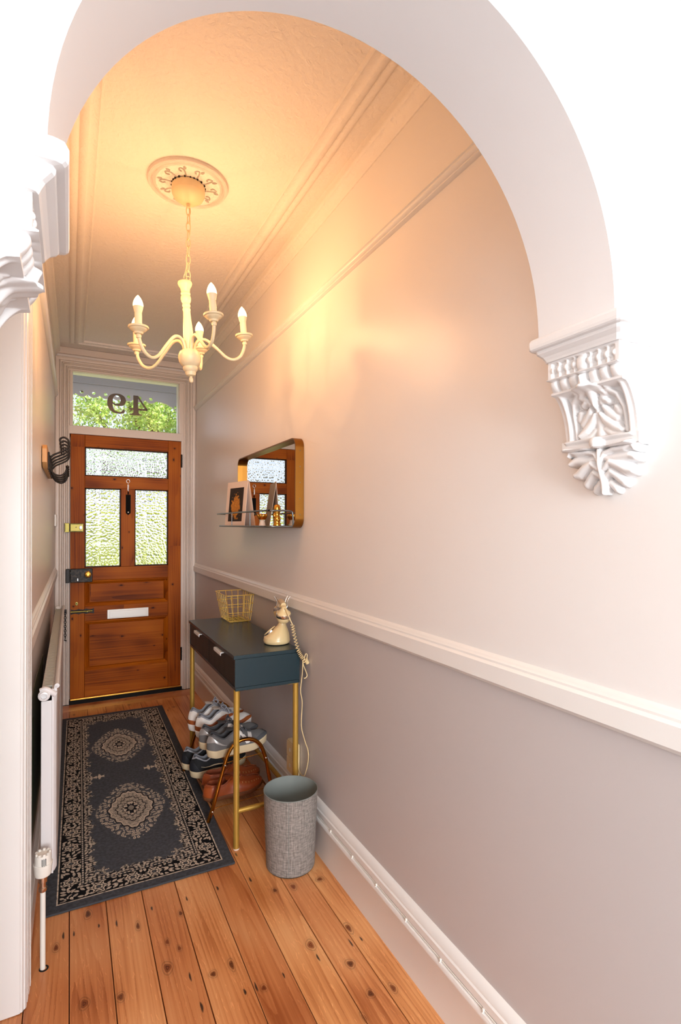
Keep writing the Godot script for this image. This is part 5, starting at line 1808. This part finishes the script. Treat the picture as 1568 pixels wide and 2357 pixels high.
# ---------- chandelier ----------
func chandelier() -> void:
	var cx := 0.408; var cz := -2.1
	var rs := thing("ceiling_rose", Vector3(cx, CE, cz), "round moulded white plaster ceiling rose above the chandelier", "ceiling rose")
	var g := Geo.new()
	g.lathe([Vector2(0.152, 0), Vector2(0.152, -0.006), Vector2(0.149, -0.012), Vector2(0.141, -0.0155), Vector2(0.135, -0.013), Vector2(0.132, -0.009), Vector2(0.127, -0.012), Vector2(0.12, -0.013), Vector2(0.09, -0.0095), Vector2(0.07, -0.012), Vector2(0, -0.013)], 72)
	part(rs, "disc", g, M["ceiling paint"], false)
	for k in 10:
		g = Geo.new()
		var a := TAU * k / 10
		var d := Vector3(cos(a), 0, sin(a)); var s := Vector3(-sin(a), 0, cos(a))
		g.tube(smooth_path([d * 0.06 + Vector3(0, -0.012, 0), d * 0.09 - Vector3(0, 0.0105, 0) + s * 0.004, d * 0.105 + s * 0.015 - Vector3(0, 0.0115, 0), d * 0.092 + s * 0.023 - Vector3(0, 0.011, 0), d * 0.083 + s * 0.015 - Vector3(0, 0.011, 0)], 4), 0.003, 6)
		g.ball(d * 0.108 - Vector3(0, 0.0115, 0), Vector3(0.011, 0.004, 0.006), 10, 6, Basis(Vector3.UP, -a))
		part(rs, "acanthus_leaf", g, M["ceiling paint"], false)
	var o := thing("chandelier", Vector3(cx, 1.906, cz), "cream five-arm chandelier with lit candle bulbs hanging on a chain", "chandelier")
	var cm: Material = M["chandelier cream"]
	g = Geo.new()
	g.lathe([Vector2(0.0, 2.5985), Vector2(0.012, 2.599), Vector2(0.036, 2.607), Vector2(0.055, 2.621), Vector2(0.0615, 2.634), Vector2(0.0625, 2.638), Vector2(0.0625, 2.664), Vector2(0.0, 2.664)], 48, Transform3D(Basis(), Vector3(cx, 0, cz)))
	g.lathe([Vector2(0, 2.584), Vector2(0.007, 2.584), Vector2(0.0075, 2.597), Vector2(0.006, 2.6)], 14, Transform3D(Basis(), Vector3(cx, 0, cz)))
	var can := part(o, "canopy", g, cm)
	g = Geo.new()
	for k in 22:
		var a := TAU * k / 22 + 0.07 * sin(k * 5.0)
		g.ball(Vector3(cx + cos(a) * 0.063, 2.665, cz + sin(a) * 0.063), Vector3(0.004, 0.003, 0.006) * (0.7 + 0.4 * absf(sin(k * 3.7))), 7, 5)
	part(can, "ragged_gap", g, M["dark slot"])
	var nlink := 9
	var top := 2.587; var bot := 2.305
	var st := (top - bot) / nlink
	for k in nlink:
		g = Geo.new()
		var yc := top - st * (k + 0.5)
		var p := []
		for i in 20:
			var a := TAU * i / 20
			var lx := 0.0078 * cos(a)
			var ly := (st * 0.5 + 0.0035) * sin(a)
			p.append(Vector3(cx + (lx if k % 2 == 0 else lx * 0.25) , yc + ly, cz + (0.0 if k % 2 == 0 else lx)))
		g.tube(p, 0.0019, 6, true)
		part(o, "chain_link", g, cm)
	g = Geo.new()
	g.tube(smooth_path([Vector3(cx + 0.003, 2.585, cz), Vector3(cx + 0.006, 2.5, cz + 0.004), Vector3(cx - 0.003, 2.42, cz - 0.003), Vector3(cx - 0.007, 2.35, cz), Vector3(cx - 0.016, 2.312, cz), Vector3(cx - 0.012, 2.298, cz)]), 0.0017, 6)
	part(o, "flex", g, cm)
	# everything below hangs slightly askew: lean about the top loop
	var fw := Vector3(0.191, 0, -0.9816); var rt := Vector3(0.9816, 0, 0.191)
	var pivot := Vector3(cx, 2.30, cz)
	var lean := Basis(fw, deg_to_rad(-3.8)) * Basis(rt, deg_to_rad(2.5))
	var T := Transform3D(Basis(), pivot) * Transform3D(lean, Vector3(-0.0, 0, 0)) * Transform3D(Basis(), -pivot)
	T = T * Transform3D(Basis(), Vector3(cx, 0, cz)) * Transform3D(Basis(), -rt * 0.013)
	g = Geo.new()
	g.lathe([Vector2(0, 2.299), Vector2(0.018, 2.299), Vector2(0.026, 2.294), Vector2(0.0275, 2.288), Vector2(0.025, 2.28), Vector2(0.0185, 2.27), Vector2(0.016, 2.256), Vector2(0.018, 2.252), Vector2(0.0185, 2.248), Vector2(0.016, 2.244), Vector2(0.019, 2.236), Vector2(0.0195, 2.228), Vector2(0.017, 2.218), Vector2(0.0135, 2.212), Vector2(0.0155, 2.207), Vector2(0.0155, 2.202), Vector2(0.0125, 2.197), Vector2(0.015, 2.191), Vector2(0.015, 2.187), Vector2(0.0135, 2.183), Vector2(0.0145, 2.16), Vector2(0.018, 2.12), Vector2(0.0195, 2.09), Vector2(0.0185, 2.06), Vector2(0.0145, 2.042), Vector2(0.013, 2.03)], 32, T)
	part(o, "column", g, cm)
	g = Geo.new()
	g.lathe([Vector2(0.0, 2.034), Vector2(0.028, 2.034), Vector2(0.037, 2.027), Vector2(0.0425, 2.014), Vector2(0.0435, 2.004), Vector2(0.0415, 1.99), Vector2(0.034, 1.976), Vector2(0.0275, 1.970), Vector2(0.0285, 1.966), Vector2(0.0275, 1.958), Vector2(0.0205, 1.950), Vector2(0.0205, 1.946), Vector2(0.018, 1.937), Vector2(0.010, 1.932), Vector2(0.0, 1.932)], 40, T)
	part(o, "bowl", g, cm)
	g = Geo.new()
	g.lathe([Vector2(0.0, 1.934), Vector2(0.006, 1.933), Vector2(0.0055, 1.929), Vector2(0.008, 1.924), Vector2(0.0085, 1.917), Vector2(0.006, 1.91), Vector2(0.0, 1.907)], 18, T)
	part(o, "finial", g, cm)
	g = Geo.new()
	var lp := []
	for i in 16: lp.append(pivot + Vector3(cos(TAU * i / 16) * 0.0075, 0.006 + sin(TAU * i / 16) * 0.011, 0))
	g.tube(lp, 0.0019, 6, true)
	part(o, "loop", g, cm)
	for q5 in [[158.0, 0.0, 1.0], [86.0, 0.0, 0.95], [14.0, -0.004, 0.95], [-58.0, -0.020, 1.03], [-130.0, -0.032, 0.98]]:   # each arm sags a little differently
		var a: float = deg_to_rad(q5[0])
		var sag: float = q5[1]
		var rm: float = q5[2]
		var d: Vector3 = fw * cos(a) + rt * sin(a)
		g = Geo.new()
		var pts := []
		for q in [[0.020, 2.030], [0.026, 2.058], [0.045, 2.076], [0.072, 2.074], [0.108, 2.046], [0.146, 2.013], [0.178, 2.004], [0.208, 2.018], [0.226, 2.048], [0.231, 2.075]]: pts.append(T * (d * q[0] * lerpf(1.0, rm, q[0] / 0.23) + Vector3(0, q[1] + sag * sm(0.03, 0.2, q[0]), 0)))
		g.tube(smooth_path(pts, 4), 0.0062, 10)
		var arm := part(o, "arm", g, cm)
		var inl := Basis(Vector3.UP.cross(d).normalized(), deg_to_rad(-3.5 if sin(a) < 0 else -1.5))
		var X := T * Transform3D(inl, d * 0.231 * rm + Vector3(0, 2.079 + sag, 0))
		g = Geo.new()
		g.lathe([Vector2(0, -0.016), Vector2(0.008, -0.014), Vector2(0.0095, -0.007), Vector2(0.007, -0.001), Vector2(0.014, 0.0), Vector2(0.0165, 0.006), Vector2(0.020, 0.008), Vector2(0.0235, 0.0115), Vector2(0.0265, 0.013), Vector2(0.0295, 0.018), Vector2(0.0345, 0.020), Vector2(0.0355, 0.024), Vector2(0.0345, 0.0265), Vector2(0.012, 0.0255), Vector2(0, 0.0255)], 30, X)
		part(arm, "drip_pan", g, cm)
		g = Geo.new()
		g.lathe([Vector2(0.0125, 0.025), Vector2(0.0125, 0.073), Vector2(0.0118, 0.074), Vector2(0.0132, 0.078), Vector2(0.0165, 0.092), Vector2(0.0172, 0.0965), Vector2(0, 0.0965)], 26, X)
		part(arm, "candle_tube", g, M["candle cream"])
		g = Geo.new()
		g.lathe([Vector2(0.0172, 0.0965), Vector2(0.0178, 0.101), Vector2(0.0172, 0.108), Vector2(0.0142, 0.118), Vector2(0.0095, 0.1275), Vector2(0.0045, 0.134), Vector2(0.0015, 0.1375), Vector2(0, 0.138), ], 26, X)
		g.lathe([Vector2(0, 0.0967), Vector2(0.0170, 0.0967)], 20, X)
		part(arm, "candle_bulb", g, M["lit bulb glow"], true, "lit flame-shaped bulb")
		var l := OmniLight3D.new()
		l.name = "candle_light"
		l.light_color = Color(1.0, 0.74, 0.50)
		l.light_energy = 0.084
		l.light_size = 0.015
		l.omni_range = 8.0
		l.omni_attenuation = 2.0
		l.shadow_enabled = true
		add_child(l, true)
		l.position = X * Vector3(0, 0.113, 0)

# ---------- small things ----------
func coil(path: Array, r: float, turns: float, wire: float) -> Geo:
	var g := Geo.new()
	var n := path.size()
	var pts := []
	var N := int(turns * 12)
	for i in N + 1:
		var f := float(i) / N * (n - 1)
		var k := mini(int(f), n - 2)
		var c: Vector3 = path[k].lerp(path[k + 1], f - k)
		var d: Vector3 = (path[k + 1] - path[k]).normalized()
		var u := d.cross(Vector3.BACK).normalized()
		var v := d.cross(u)
		var a := TAU * turns * i / N
		pts.append(c + (u * cos(a) + v * sin(a)) * r)
	g.tube(pts, wire, 6)
	return g

func small_things() -> void:
	# wire basket on the table
	var top := 0.810
	var o := thing("wire_basket", Vector3(0.846, top, -2.965), "open gold wire basket on the far end of the console table", "basket")
	var gm: Material = M["gold wire"]
	var lev := []
	for q in [[0.0, 0.115, 0.180, 0.845, -2.956], [0.006, 0.125, 0.195, 0.845, -2.957], [0.052, 0.138, 0.215, 0.846, -2.967], [0.100, 0.151, 0.235, 0.846, -2.977], [0.148, 0.164, 0.256, 0.847, -2.988]]: lev.append(q)
	for i in [1, 2, 3, 4]:
		var q: Array = lev[i]
		var g := Geo.new()
		var p := []
		for e in [[-1, -1], [1, -1], [1, 1], [-1, 1]]:
			for k in 4:
				var a: float = [PI, 1.5 * PI, 0.0, 0.5 * PI][[[-1, -1], [1, -1], [1, 1], [-1, 1]].find(e)] + PI / 2 * k / 3
				p.append(Vector3(q[3] + e[0] * (q[1] / 2 - 0.012) + cos(a) * 0.012, top + 0.0022 + q[0], q[4] + e[1] * (q[2] / 2 - 0.012) + sin(a) * 0.012))
		g.tube(p, 0.0025 if i == 4 else 0.0019, 6, true)
		part(o, "rim" if i == 4 else "wire_ring", g, gm)
	for axis in 2:
		var n := 4 if axis == 0 else 6
		for k in n:
			var f := (k + 0.5) / n * 2.0 - 1.0
			f *= 0.92
			var p := []
			var down := []
			for i in [4, 3, 2, 1]:
				var q: Array = lev[i]
				p.append(Vector3(q[3] + (f * q[1] / 2 if axis == 0 else -q[1] / 2), top + 0.0022 + q[0], q[4] + (-q[2] / 2 if axis == 0 else f * q[2] / 2)))
				down.append(Vector3(q[3] + (f * q[1] / 2 if axis == 0 else q[1] / 2), top + 0.0022 + q[0], q[4] + (q[2] / 2 if axis == 0 else f * q[2] / 2)))
			down.reverse()
			p.append(p[p.size() - 1].lerp(down[0], 0.06) - Vector3(0, 0.006, 0))
			p.append(p[p.size() - 2].lerp(down[0], 0.94) - Vector3(0, 0.006, 0))
			p.append_array(down)
			var g := Geo.new()
			g.tube(p, 0.0018, 6)
			part(o, "wire_hoop", g, gm)
	# telephone
	var tc := Vector3(0.846, 0.81, -2.288)
	var t := thing("telephone", tc, "cream vintage style rotary telephone with tangled cord on the table", "telephone")
	var cp: Material = M["cream plastic"]
	var g := Geo.new()
	var rows := []
	var dial := Vector3(-0.80, 0, -0.60)    # the dial faces the room and the front door
	for q in [[0.0, 0.054, 0.0], [0.003, 0.058, 0.0], [0.010, 0.0605, 0.0], [0.017, 0.0605, 0.0], [0.020, 0.0588, 0.0], [0.023, 0.0592, 0.0], [0.030, 0.058, 0.001], [0.044, 0.050, 0.007], [0.058, 0.039, 0.014], [0.070, 0.029, 0.020], [0.080, 0.0205, 0.024], [0.090, 0.0165, 0.025], [0.10, 0.0175, 0.025], [0.110, 0.022, 0.025], [0.128, 0.026, 0.025], [0.15, 0.022, 0.025], [0.156, 0.0, 0.025]]:
		var row := PackedVector3Array()
		for k in 40:
			var a := TAU * k / 40
			row.append(Vector3(cos(a) * q[1], q[0] + 0.002, sin(a) * q[1]) - dial * q[2])
		rows.append(row)
	g.grid(rows, true, false, true)
	part(t, "body", g, cp, false)
	g = Geo.new()
	g.lathe([Vector2(0, 0), Vector2(0.056, 0), Vector2(0.057, 0.003), Vector2(0, 0.003)], 32)
	part(t, "foot", g, M["black iron"], false)
	var dn := (dial * 0.66 + Vector3.UP * 0.75).normalized()
	var du := Vector3.UP.cross(dn).normalized()
	var dt := Transform3D(Basis(du, dn, du.cross(dn)), dial * 0.030 + Vector3(0, 0.052, 0))
	g = Geo.new()
	g.lathe([Vector2(0, -0.012), Vector2(0.034, -0.012), Vector2(0.034, 0.001), Vector2(0.032, 0.003), Vector2(0.025, 0.004), Vector2(0.0, 0.004)], 36, dt)
	var di := part(t, "dial", g, M["silver"], false)
	g = Geo.new()
	g.lathe([Vector2(0.0325, 0.003), Vector2(0.031, 0.0075), Vector2(0.013, 0.0075), Vector2(0.012, 0.004)], 36, dt)
	part(di, "finger_wheel", g, cp, false)
	for k in 10:
		g = Geo.new()
		var a := TAU * k / 13 + 0.4
		g.lathe([Vector2(0, 0.0079), Vector2(0.0044, 0.0079)], 12, dt * Transform3D(Basis(), Vector3(cos(a) * 0.0225, 0, sin(a) * 0.0225)))
		part(di, "finger_hole", g, M["black iron"], false)
	# cradle and handset; the handset lies along the hall, its near cup towards the camera
	var hc := -dial * 0.025
	g = Geo.new()
	g.lathe([Vector2(0.020, 0.150), Vector2(0.021, 0.158), Vector2(0.014, 0.163), Vector2(0.0, 0.164)], 20, Transform3D(Basis(), hc))
	part(t, "cradle", g, M["silver"], false)
	for q in [[-0.024, -0.012], [-0.024, 0.012], [0.024, -0.012], [0.024, 0.012]]:
		g = Geo.new()
		g.tube(smooth_path([hc + Vector3(q[0] * 0.5, 0.158, q[1]), hc + Vector3(q[0] * 0.85, 0.170, q[1]), hc + Vector3(q[0] * 0.85, 0.190, q[1]), hc + Vector3(q[0] * 1.35, 0.214, q[1] * 1.2)]), 0.0026, 7)
		part(t, "cradle_prong", g, M["silver"], false)
	g = Geo.new()
	var hp := []
	var hd := Vector3(-0.26, 0, 0.966).normalized()
	for f in [-1.0, -0.8, -0.5, 0.0, 0.5, 0.8, 1.0]: hp.append(hc + hd * f * 0.066 + Vector3(0, 0.184 + 0.004 * (1.0 - f * f) , 0))
	g.tube(smooth_path(hp, 3), 0.0115, 14)
	var hs := part(t, "handset", g, cp, false)
	for sg in [-1.0, 1.0]:
		g = Geo.new()
		var X := Transform3D(Basis(hd.cross(Vector3.UP).normalized(), deg_to_rad(-16.0 * sg)), hc + hd * sg * 0.066 + Vector3(0, 0.122, 0))
		g.lathe([Vector2(0, -0.016), Vector2(0.020, -0.013), Vector2(0.029, -0.004), Vector2(0.0325, 0.006), Vector2(0.033, 0.014)], 28, X)
		g.lathe([Vector2(0.0315, 0.028), Vector2(0.029, 0.034), Vector2(0.018, 0.042), Vector2(0.0125, 0.052), Vector2(0.011, 0.062), Vector2(0.0, 0.064)], 28, X)
		part(hs, "handset_cup", g, cp, false)
		g = Geo.new()
		g.lathe([Vector2(0.033, 0.013), Vector2(0.034, 0.015), Vector2(0.034, 0.026), Vector2(0.0315, 0.029)], 28, X)
		part(hs, "cup_band", g, M["silver"], false)
	# its curly cord hangs over the table end in a knot
	g = Geo.new()
	g.tube(smooth_path([Vector3(0.842, 0.985, -2.19), Vector3(0.846, 0.975, -2.165), Vector3(0.856, 0.94, -2.150), Vector3(0.866, 0.917, -2.146)]), 0.0026, 7)
	part(t, "cord_lead", g, cp)
	part(t, "curly_cord", coil([Vector3(0.866, 0.917, -2.146), Vector3(0.869, 0.885, -2.142), Vector3(0.876, 0.845, -2.134), Vector3(0.884, 0.806, -2.122), Vector3(0.893, 0.785, -2.118), Vector3(0.906, 0.768, -2.118)], 0.0072, 15, 0.0019), cp)
	g = Geo.new()
	g.tube(smooth_path([Vector3(0.906, 0.768, -2.112), Vector3(0.915, 0.79, -2.114), Vector3(0.923, 0.785, -2.116), Vector3(0.918, 0.765, -2.112), Vector3(0.905, 0.757, -2.106), Vector3(0.898, 0.764, -2.106), Vector3(0.908, 0.77, -2.104)]), 0.0024, 7)
	g.tube(smooth_path([Vector3(0.9, 0.765, -2.112), Vector3(0.905, 0.74, -2.112), Vector3(0.917, 0.712, -2.112), Vector3(0.921, 0.695, -2.112), Vector3(0.912, 0.686, -2.112), Vector3(0.906, 0.688, -2.112)]), 0.0024, 7)
	part(t, "cord_knot", g, cp)
	g = Geo.new()
	g.lathe([Vector2(0, -0.012), Vector2(0.009, -0.012), Vector2(0.0095, 0.010), Vector2(0.006, 0.013), Vector2(0, 0.013)], 14, Transform3D(Basis(Vector3.BACK, 0.5), Vector3(0.9225, 0.757, -2.122)))
	part(t, "cord_plug", g, cp)
	g = Geo.new()
	g.tube(smooth_path([Vector3(0.899, 0.765, -2.108), Vector3(0.897, 0.71, -2.108), Vector3(0.889, 0.636, -2.108), Vector3(0.897, 0.582, -2.108), Vector3(0.893, 0.485, -2.108), Vector3(0.910, 0.415, -2.108), Vector3(0.925, 0.37, -2.108), Vector3(0.927, 0.32, -2.112), Vector3(0.922, 0.25, -2.14), Vector3(0.926, 0.235, -2.19), Vector3(0.924, 0.25, -2.225)]), 0.0023, 7)
	part(t, "flat_cable", g, cp)
	# wall socket above the skirting
	var s := thing("wall_socket", Vector3(WR, 0.21, -2.26), "aged cream double socket box above the skirting behind the bin", "socket")
	g = Geo.new()
	g.box(Vector3(WR - 0.0145, 0.284, -2.262), Vector3(0.029, 0.146, 0.09), 0.005)
	part(s, "box", g, M["aged cream socket"])
	for yy in [0.32, 0.248]:
		g = Geo.new()
		g.box(Vector3(WR - 0.0305, yy, -2.262), Vector3(0.004, 0.066, 0.08), 0.002)
		var fp := part(s, "face_plate", g, M["aged cream socket"])
		g = Geo.new()
		g.box(Vector3(WR - 0.0325, yy, -2.262), Vector3(0.003, 0.016, 0.01), 0.001)
		part(fp, "rocker", g, M["white plastic"])
	# thin white cable clipped along the skirting
	var cb := thing("cable", Vector3(WR - 0.024, 0.15, -1.1), "thin white cable clipped along the top of the right skirting", "cable")
	g = Geo.new()
	var cpts := []
	for i in 40: cpts.append(Vector3(WR - 0.0215 - 0.0004 * sin(i * 1.9), 0.1555 + 0.0006 * sin(i * 2.3), -2.2 + i * 0.06))
	g.tube(cpts, 0.0019, 6)
	part(cb, "flex", g, M["white plastic"])
	for z in [-2.03, -1.853, -1.675, -1.508, -1.333, -1.166, -0.997, -0.83, -0.66]:
		g = Geo.new()
		g.box(Vector3(WR - 0.0235, 0.1555, z), Vector3(0.007, 0.009, 0.006), 0.0015)
		g.ball(Vector3(WR - 0.0265, 0.1505, z), Vector3(0.0018, 0.0018, 0.0018), 7, 5)
		part(cb, "clip", g, M["white plastic"])
	# coat hooks
	var k := thing("coat_rack", Vector3(-0.109, 1.66, -3.05), "pale wooden coat rack with five curled black iron hooks", "coat rack")
	g = Geo.new()
	var pl := [Vector2(0.0, 0.02), Vector2(0.05, -0.045), Vector2(0.68, -0.045), Vector2(0.73, 0.02), Vector2(0.68, 0.055), Vector2(0.05, 0.055)]
	pl = [Vector2(0.0, -0.03), Vector2(0.03, -0.05), Vector2(0.70, -0.05), Vector2(0.73, -0.03), Vector2(0.73, 0.03), Vector2(0.70, 0.05), Vector2(0.03, 0.05), Vector2(0.0, 0.03)]
	g.extrude(pl, Vector3(-0.109, 1.658, -2.68), Vector3(-0.109 + 0.018, 1.658, -2.68), Vector3.FORWARD, Vector3.UP)
	part(k, "back_board", g, M["varnished pale wood"])
	for i in 5:
		var z := -2.80 - i * 0.125
		var x := -0.109 + 0.018
		g = Geo.new()
		g.box(Vector3(x + 0.004, 1.645, z), Vector3(0.008, 0.085, 0.022), 0.003)
		g.tube(smooth_path([Vector3(x + 0.006, 1.655, z), Vector3(x + 0.022, 1.674, z), Vector3(x + 0.05, 1.689, z), Vector3(x + 0.077, 1.706, z), Vector3(x + 0.088, 1.728, z), Vector3(x + 0.083, 1.750, z), Vector3(x + 0.066, 1.760, z), Vector3(x + 0.051, 1.752, z), Vector3(x + 0.052, 1.739, z), Vector3(x + 0.065, 1.738, z)], 5), 0.0043, 8)
		g.tube(smooth_path([Vector3(x + 0.005, 1.63, z), Vector3(x + 0.012, 1.604, z), Vector3(x + 0.028, 1.586, z), Vector3(x + 0.05, 1.58, z), Vector3(x + 0.07, 1.592, z), Vector3(x + 0.08, 1.616, z)], 5), 0.0042, 8)
		g.ball(Vector3(x + 0.081, 1.622, z), Vector3(0.008, 0.008, 0.008), 12, 8)
		part(k, "hook", g, M["black iron"])
	# light switch on the left of the casing, door chain, strap on the door
	var sw := thing("light_switch", Vector3(WL, 1.38, -4.39), "small white light switch on the left wall beside the door casing", "switch")
	g = Geo.new()
	g.box(Vector3(WL + 0.008, 1.382, -4.392), Vector3(0.016, 0.088, 0.088), 0.004)
	part(sw, "plate", g, M["white plastic"])
	g = Geo.new()
	g.box(Vector3(WL + 0.0175, 1.382, -4.392), Vector3(0.005, 0.024, 0.014), 0.0015)
	part(sw, "rocker", g, M["white plastic"])
	var ch := thing("door_chain", Vector3(-0.028, 0.71, ZE + 0.006), "black iron security chain hanging on the left door casing", "chain")
	g = Geo.new()
	g.box(Vector3(-0.028, 0.702, ZE + 0.004), Vector3(0.018, 0.03, 0.008), 0.002)
	part(ch, "chain_plate", g, M["black iron"])
	for i in 12:
		g = Geo.new()
		var p := []
		for q in 14:
			var a := TAU * q / 14
			p.append(Vector3(-0.028 + (0.0065 * cos(a) if i % 2 == 0 else 0.0025 * cos(a)), 0.688 - i * 0.0162 + 0.0105 * sin(a), ZE + 0.011 + (0.0 if i % 2 == 0 else 0.006 * cos(a))))
		g.tube(p, 0.0021, 6, true)
		part(ch, "chain_link", g, M["black iron"])
	g = Geo.new()
	g.tube([Vector3(-0.034, 0.492, ZE + 0.011), Vector3(-0.02, 0.482, ZE + 0.011)], 0.0045, 8)
	part(ch, "chain_end", g, M["black iron"])
	var zz := ZE - 0.004
	var hk := thing("eye_hook", Vector3(0.408, 1.69, zz), "small silver hook on the door muntin holding a strap", "hook")
	g = Geo.new()
	var ring := []
	for q in 18: ring.append(Vector3(0.408 + cos(TAU * q / 18) * 0.0125, 1.692 + sin(TAU * q / 18) * 0.0135, zz + 0.008))
	g.tube(ring, 0.0025, 7, true)
	g.tube([Vector3(0.408, 1.679, zz + 0.008), Vector3(0.408, 1.664, zz + 0.009)], 0.003, 7)
	g.tube([Vector3(0.406, 1.664, zz + 0.009), Vector3(0.405, 1.62, zz + 0.009)], 0.0022, 7)
	g.tube([Vector3(0.411, 1.664, zz + 0.010), Vector3(0.410, 1.615, zz + 0.011)], 0.0022, 7)
	g.tube([Vector3(0.408, 1.692, zz - 0.002), Vector3(0.408, 1.704, zz + 0.008)], 0.0025, 7)
	part(hk, "hook_ring", g, M["silver"])
	var sp := thing("hanging_strap", Vector3(0.408, 1.5, zz), "narrow black leather strap with a round stud hanging on the front door", "strap")
	g = Geo.new()
	var pr := [Vector2(-0.0175, 0.0), Vector2(-0.0165, -0.006), Vector2(-0.008, -0.014), Vector2(0.008, -0.014), Vector2(0.0165, -0.006), Vector2(0.0175, 0), Vector2(0.0175, 0.136), Vector2(0.0165, 0.139), Vector2(-0.0165, 0.139), Vector2(-0.0175, 0.136)]
	g.extrude(pr, Vector3(0.409, 1.448, zz + 0.001), Vector3(0.409, 1.448, zz + 0.009), Vector3.RIGHT, Vector3.UP)
	part(sp, "strap", g, M["black leather strap"])
	g = Geo.new()
	g.tube([Vector3(0.408, 1.585, zz + 0.006), Vector3(0.408, 1.612, zz + 0.009)], 0.003, 7)
	g.ball(Vector3(0.409, 1.6, zz + 0.008), Vector3(0.006, 0.006, 0.005), 10, 6)
	part(sp, "fixing_loop", g, M["black leather strap"])
	g = Geo.new()
	g.ball(Vector3(0.409, 1.449, zz + 0.011), Vector3(0.0065, 0.0065, 0.004), 12, 7)
	part(sp, "stud", g, M["silver"])
	g = Geo.new()
	g.ball(Vector3(0.409, 1.434, zz + 0.006), Vector3(0.0055, 0.006, 0.005), 10, 6)
	part(sp, "drop_bead", g, M["black leather strap"])
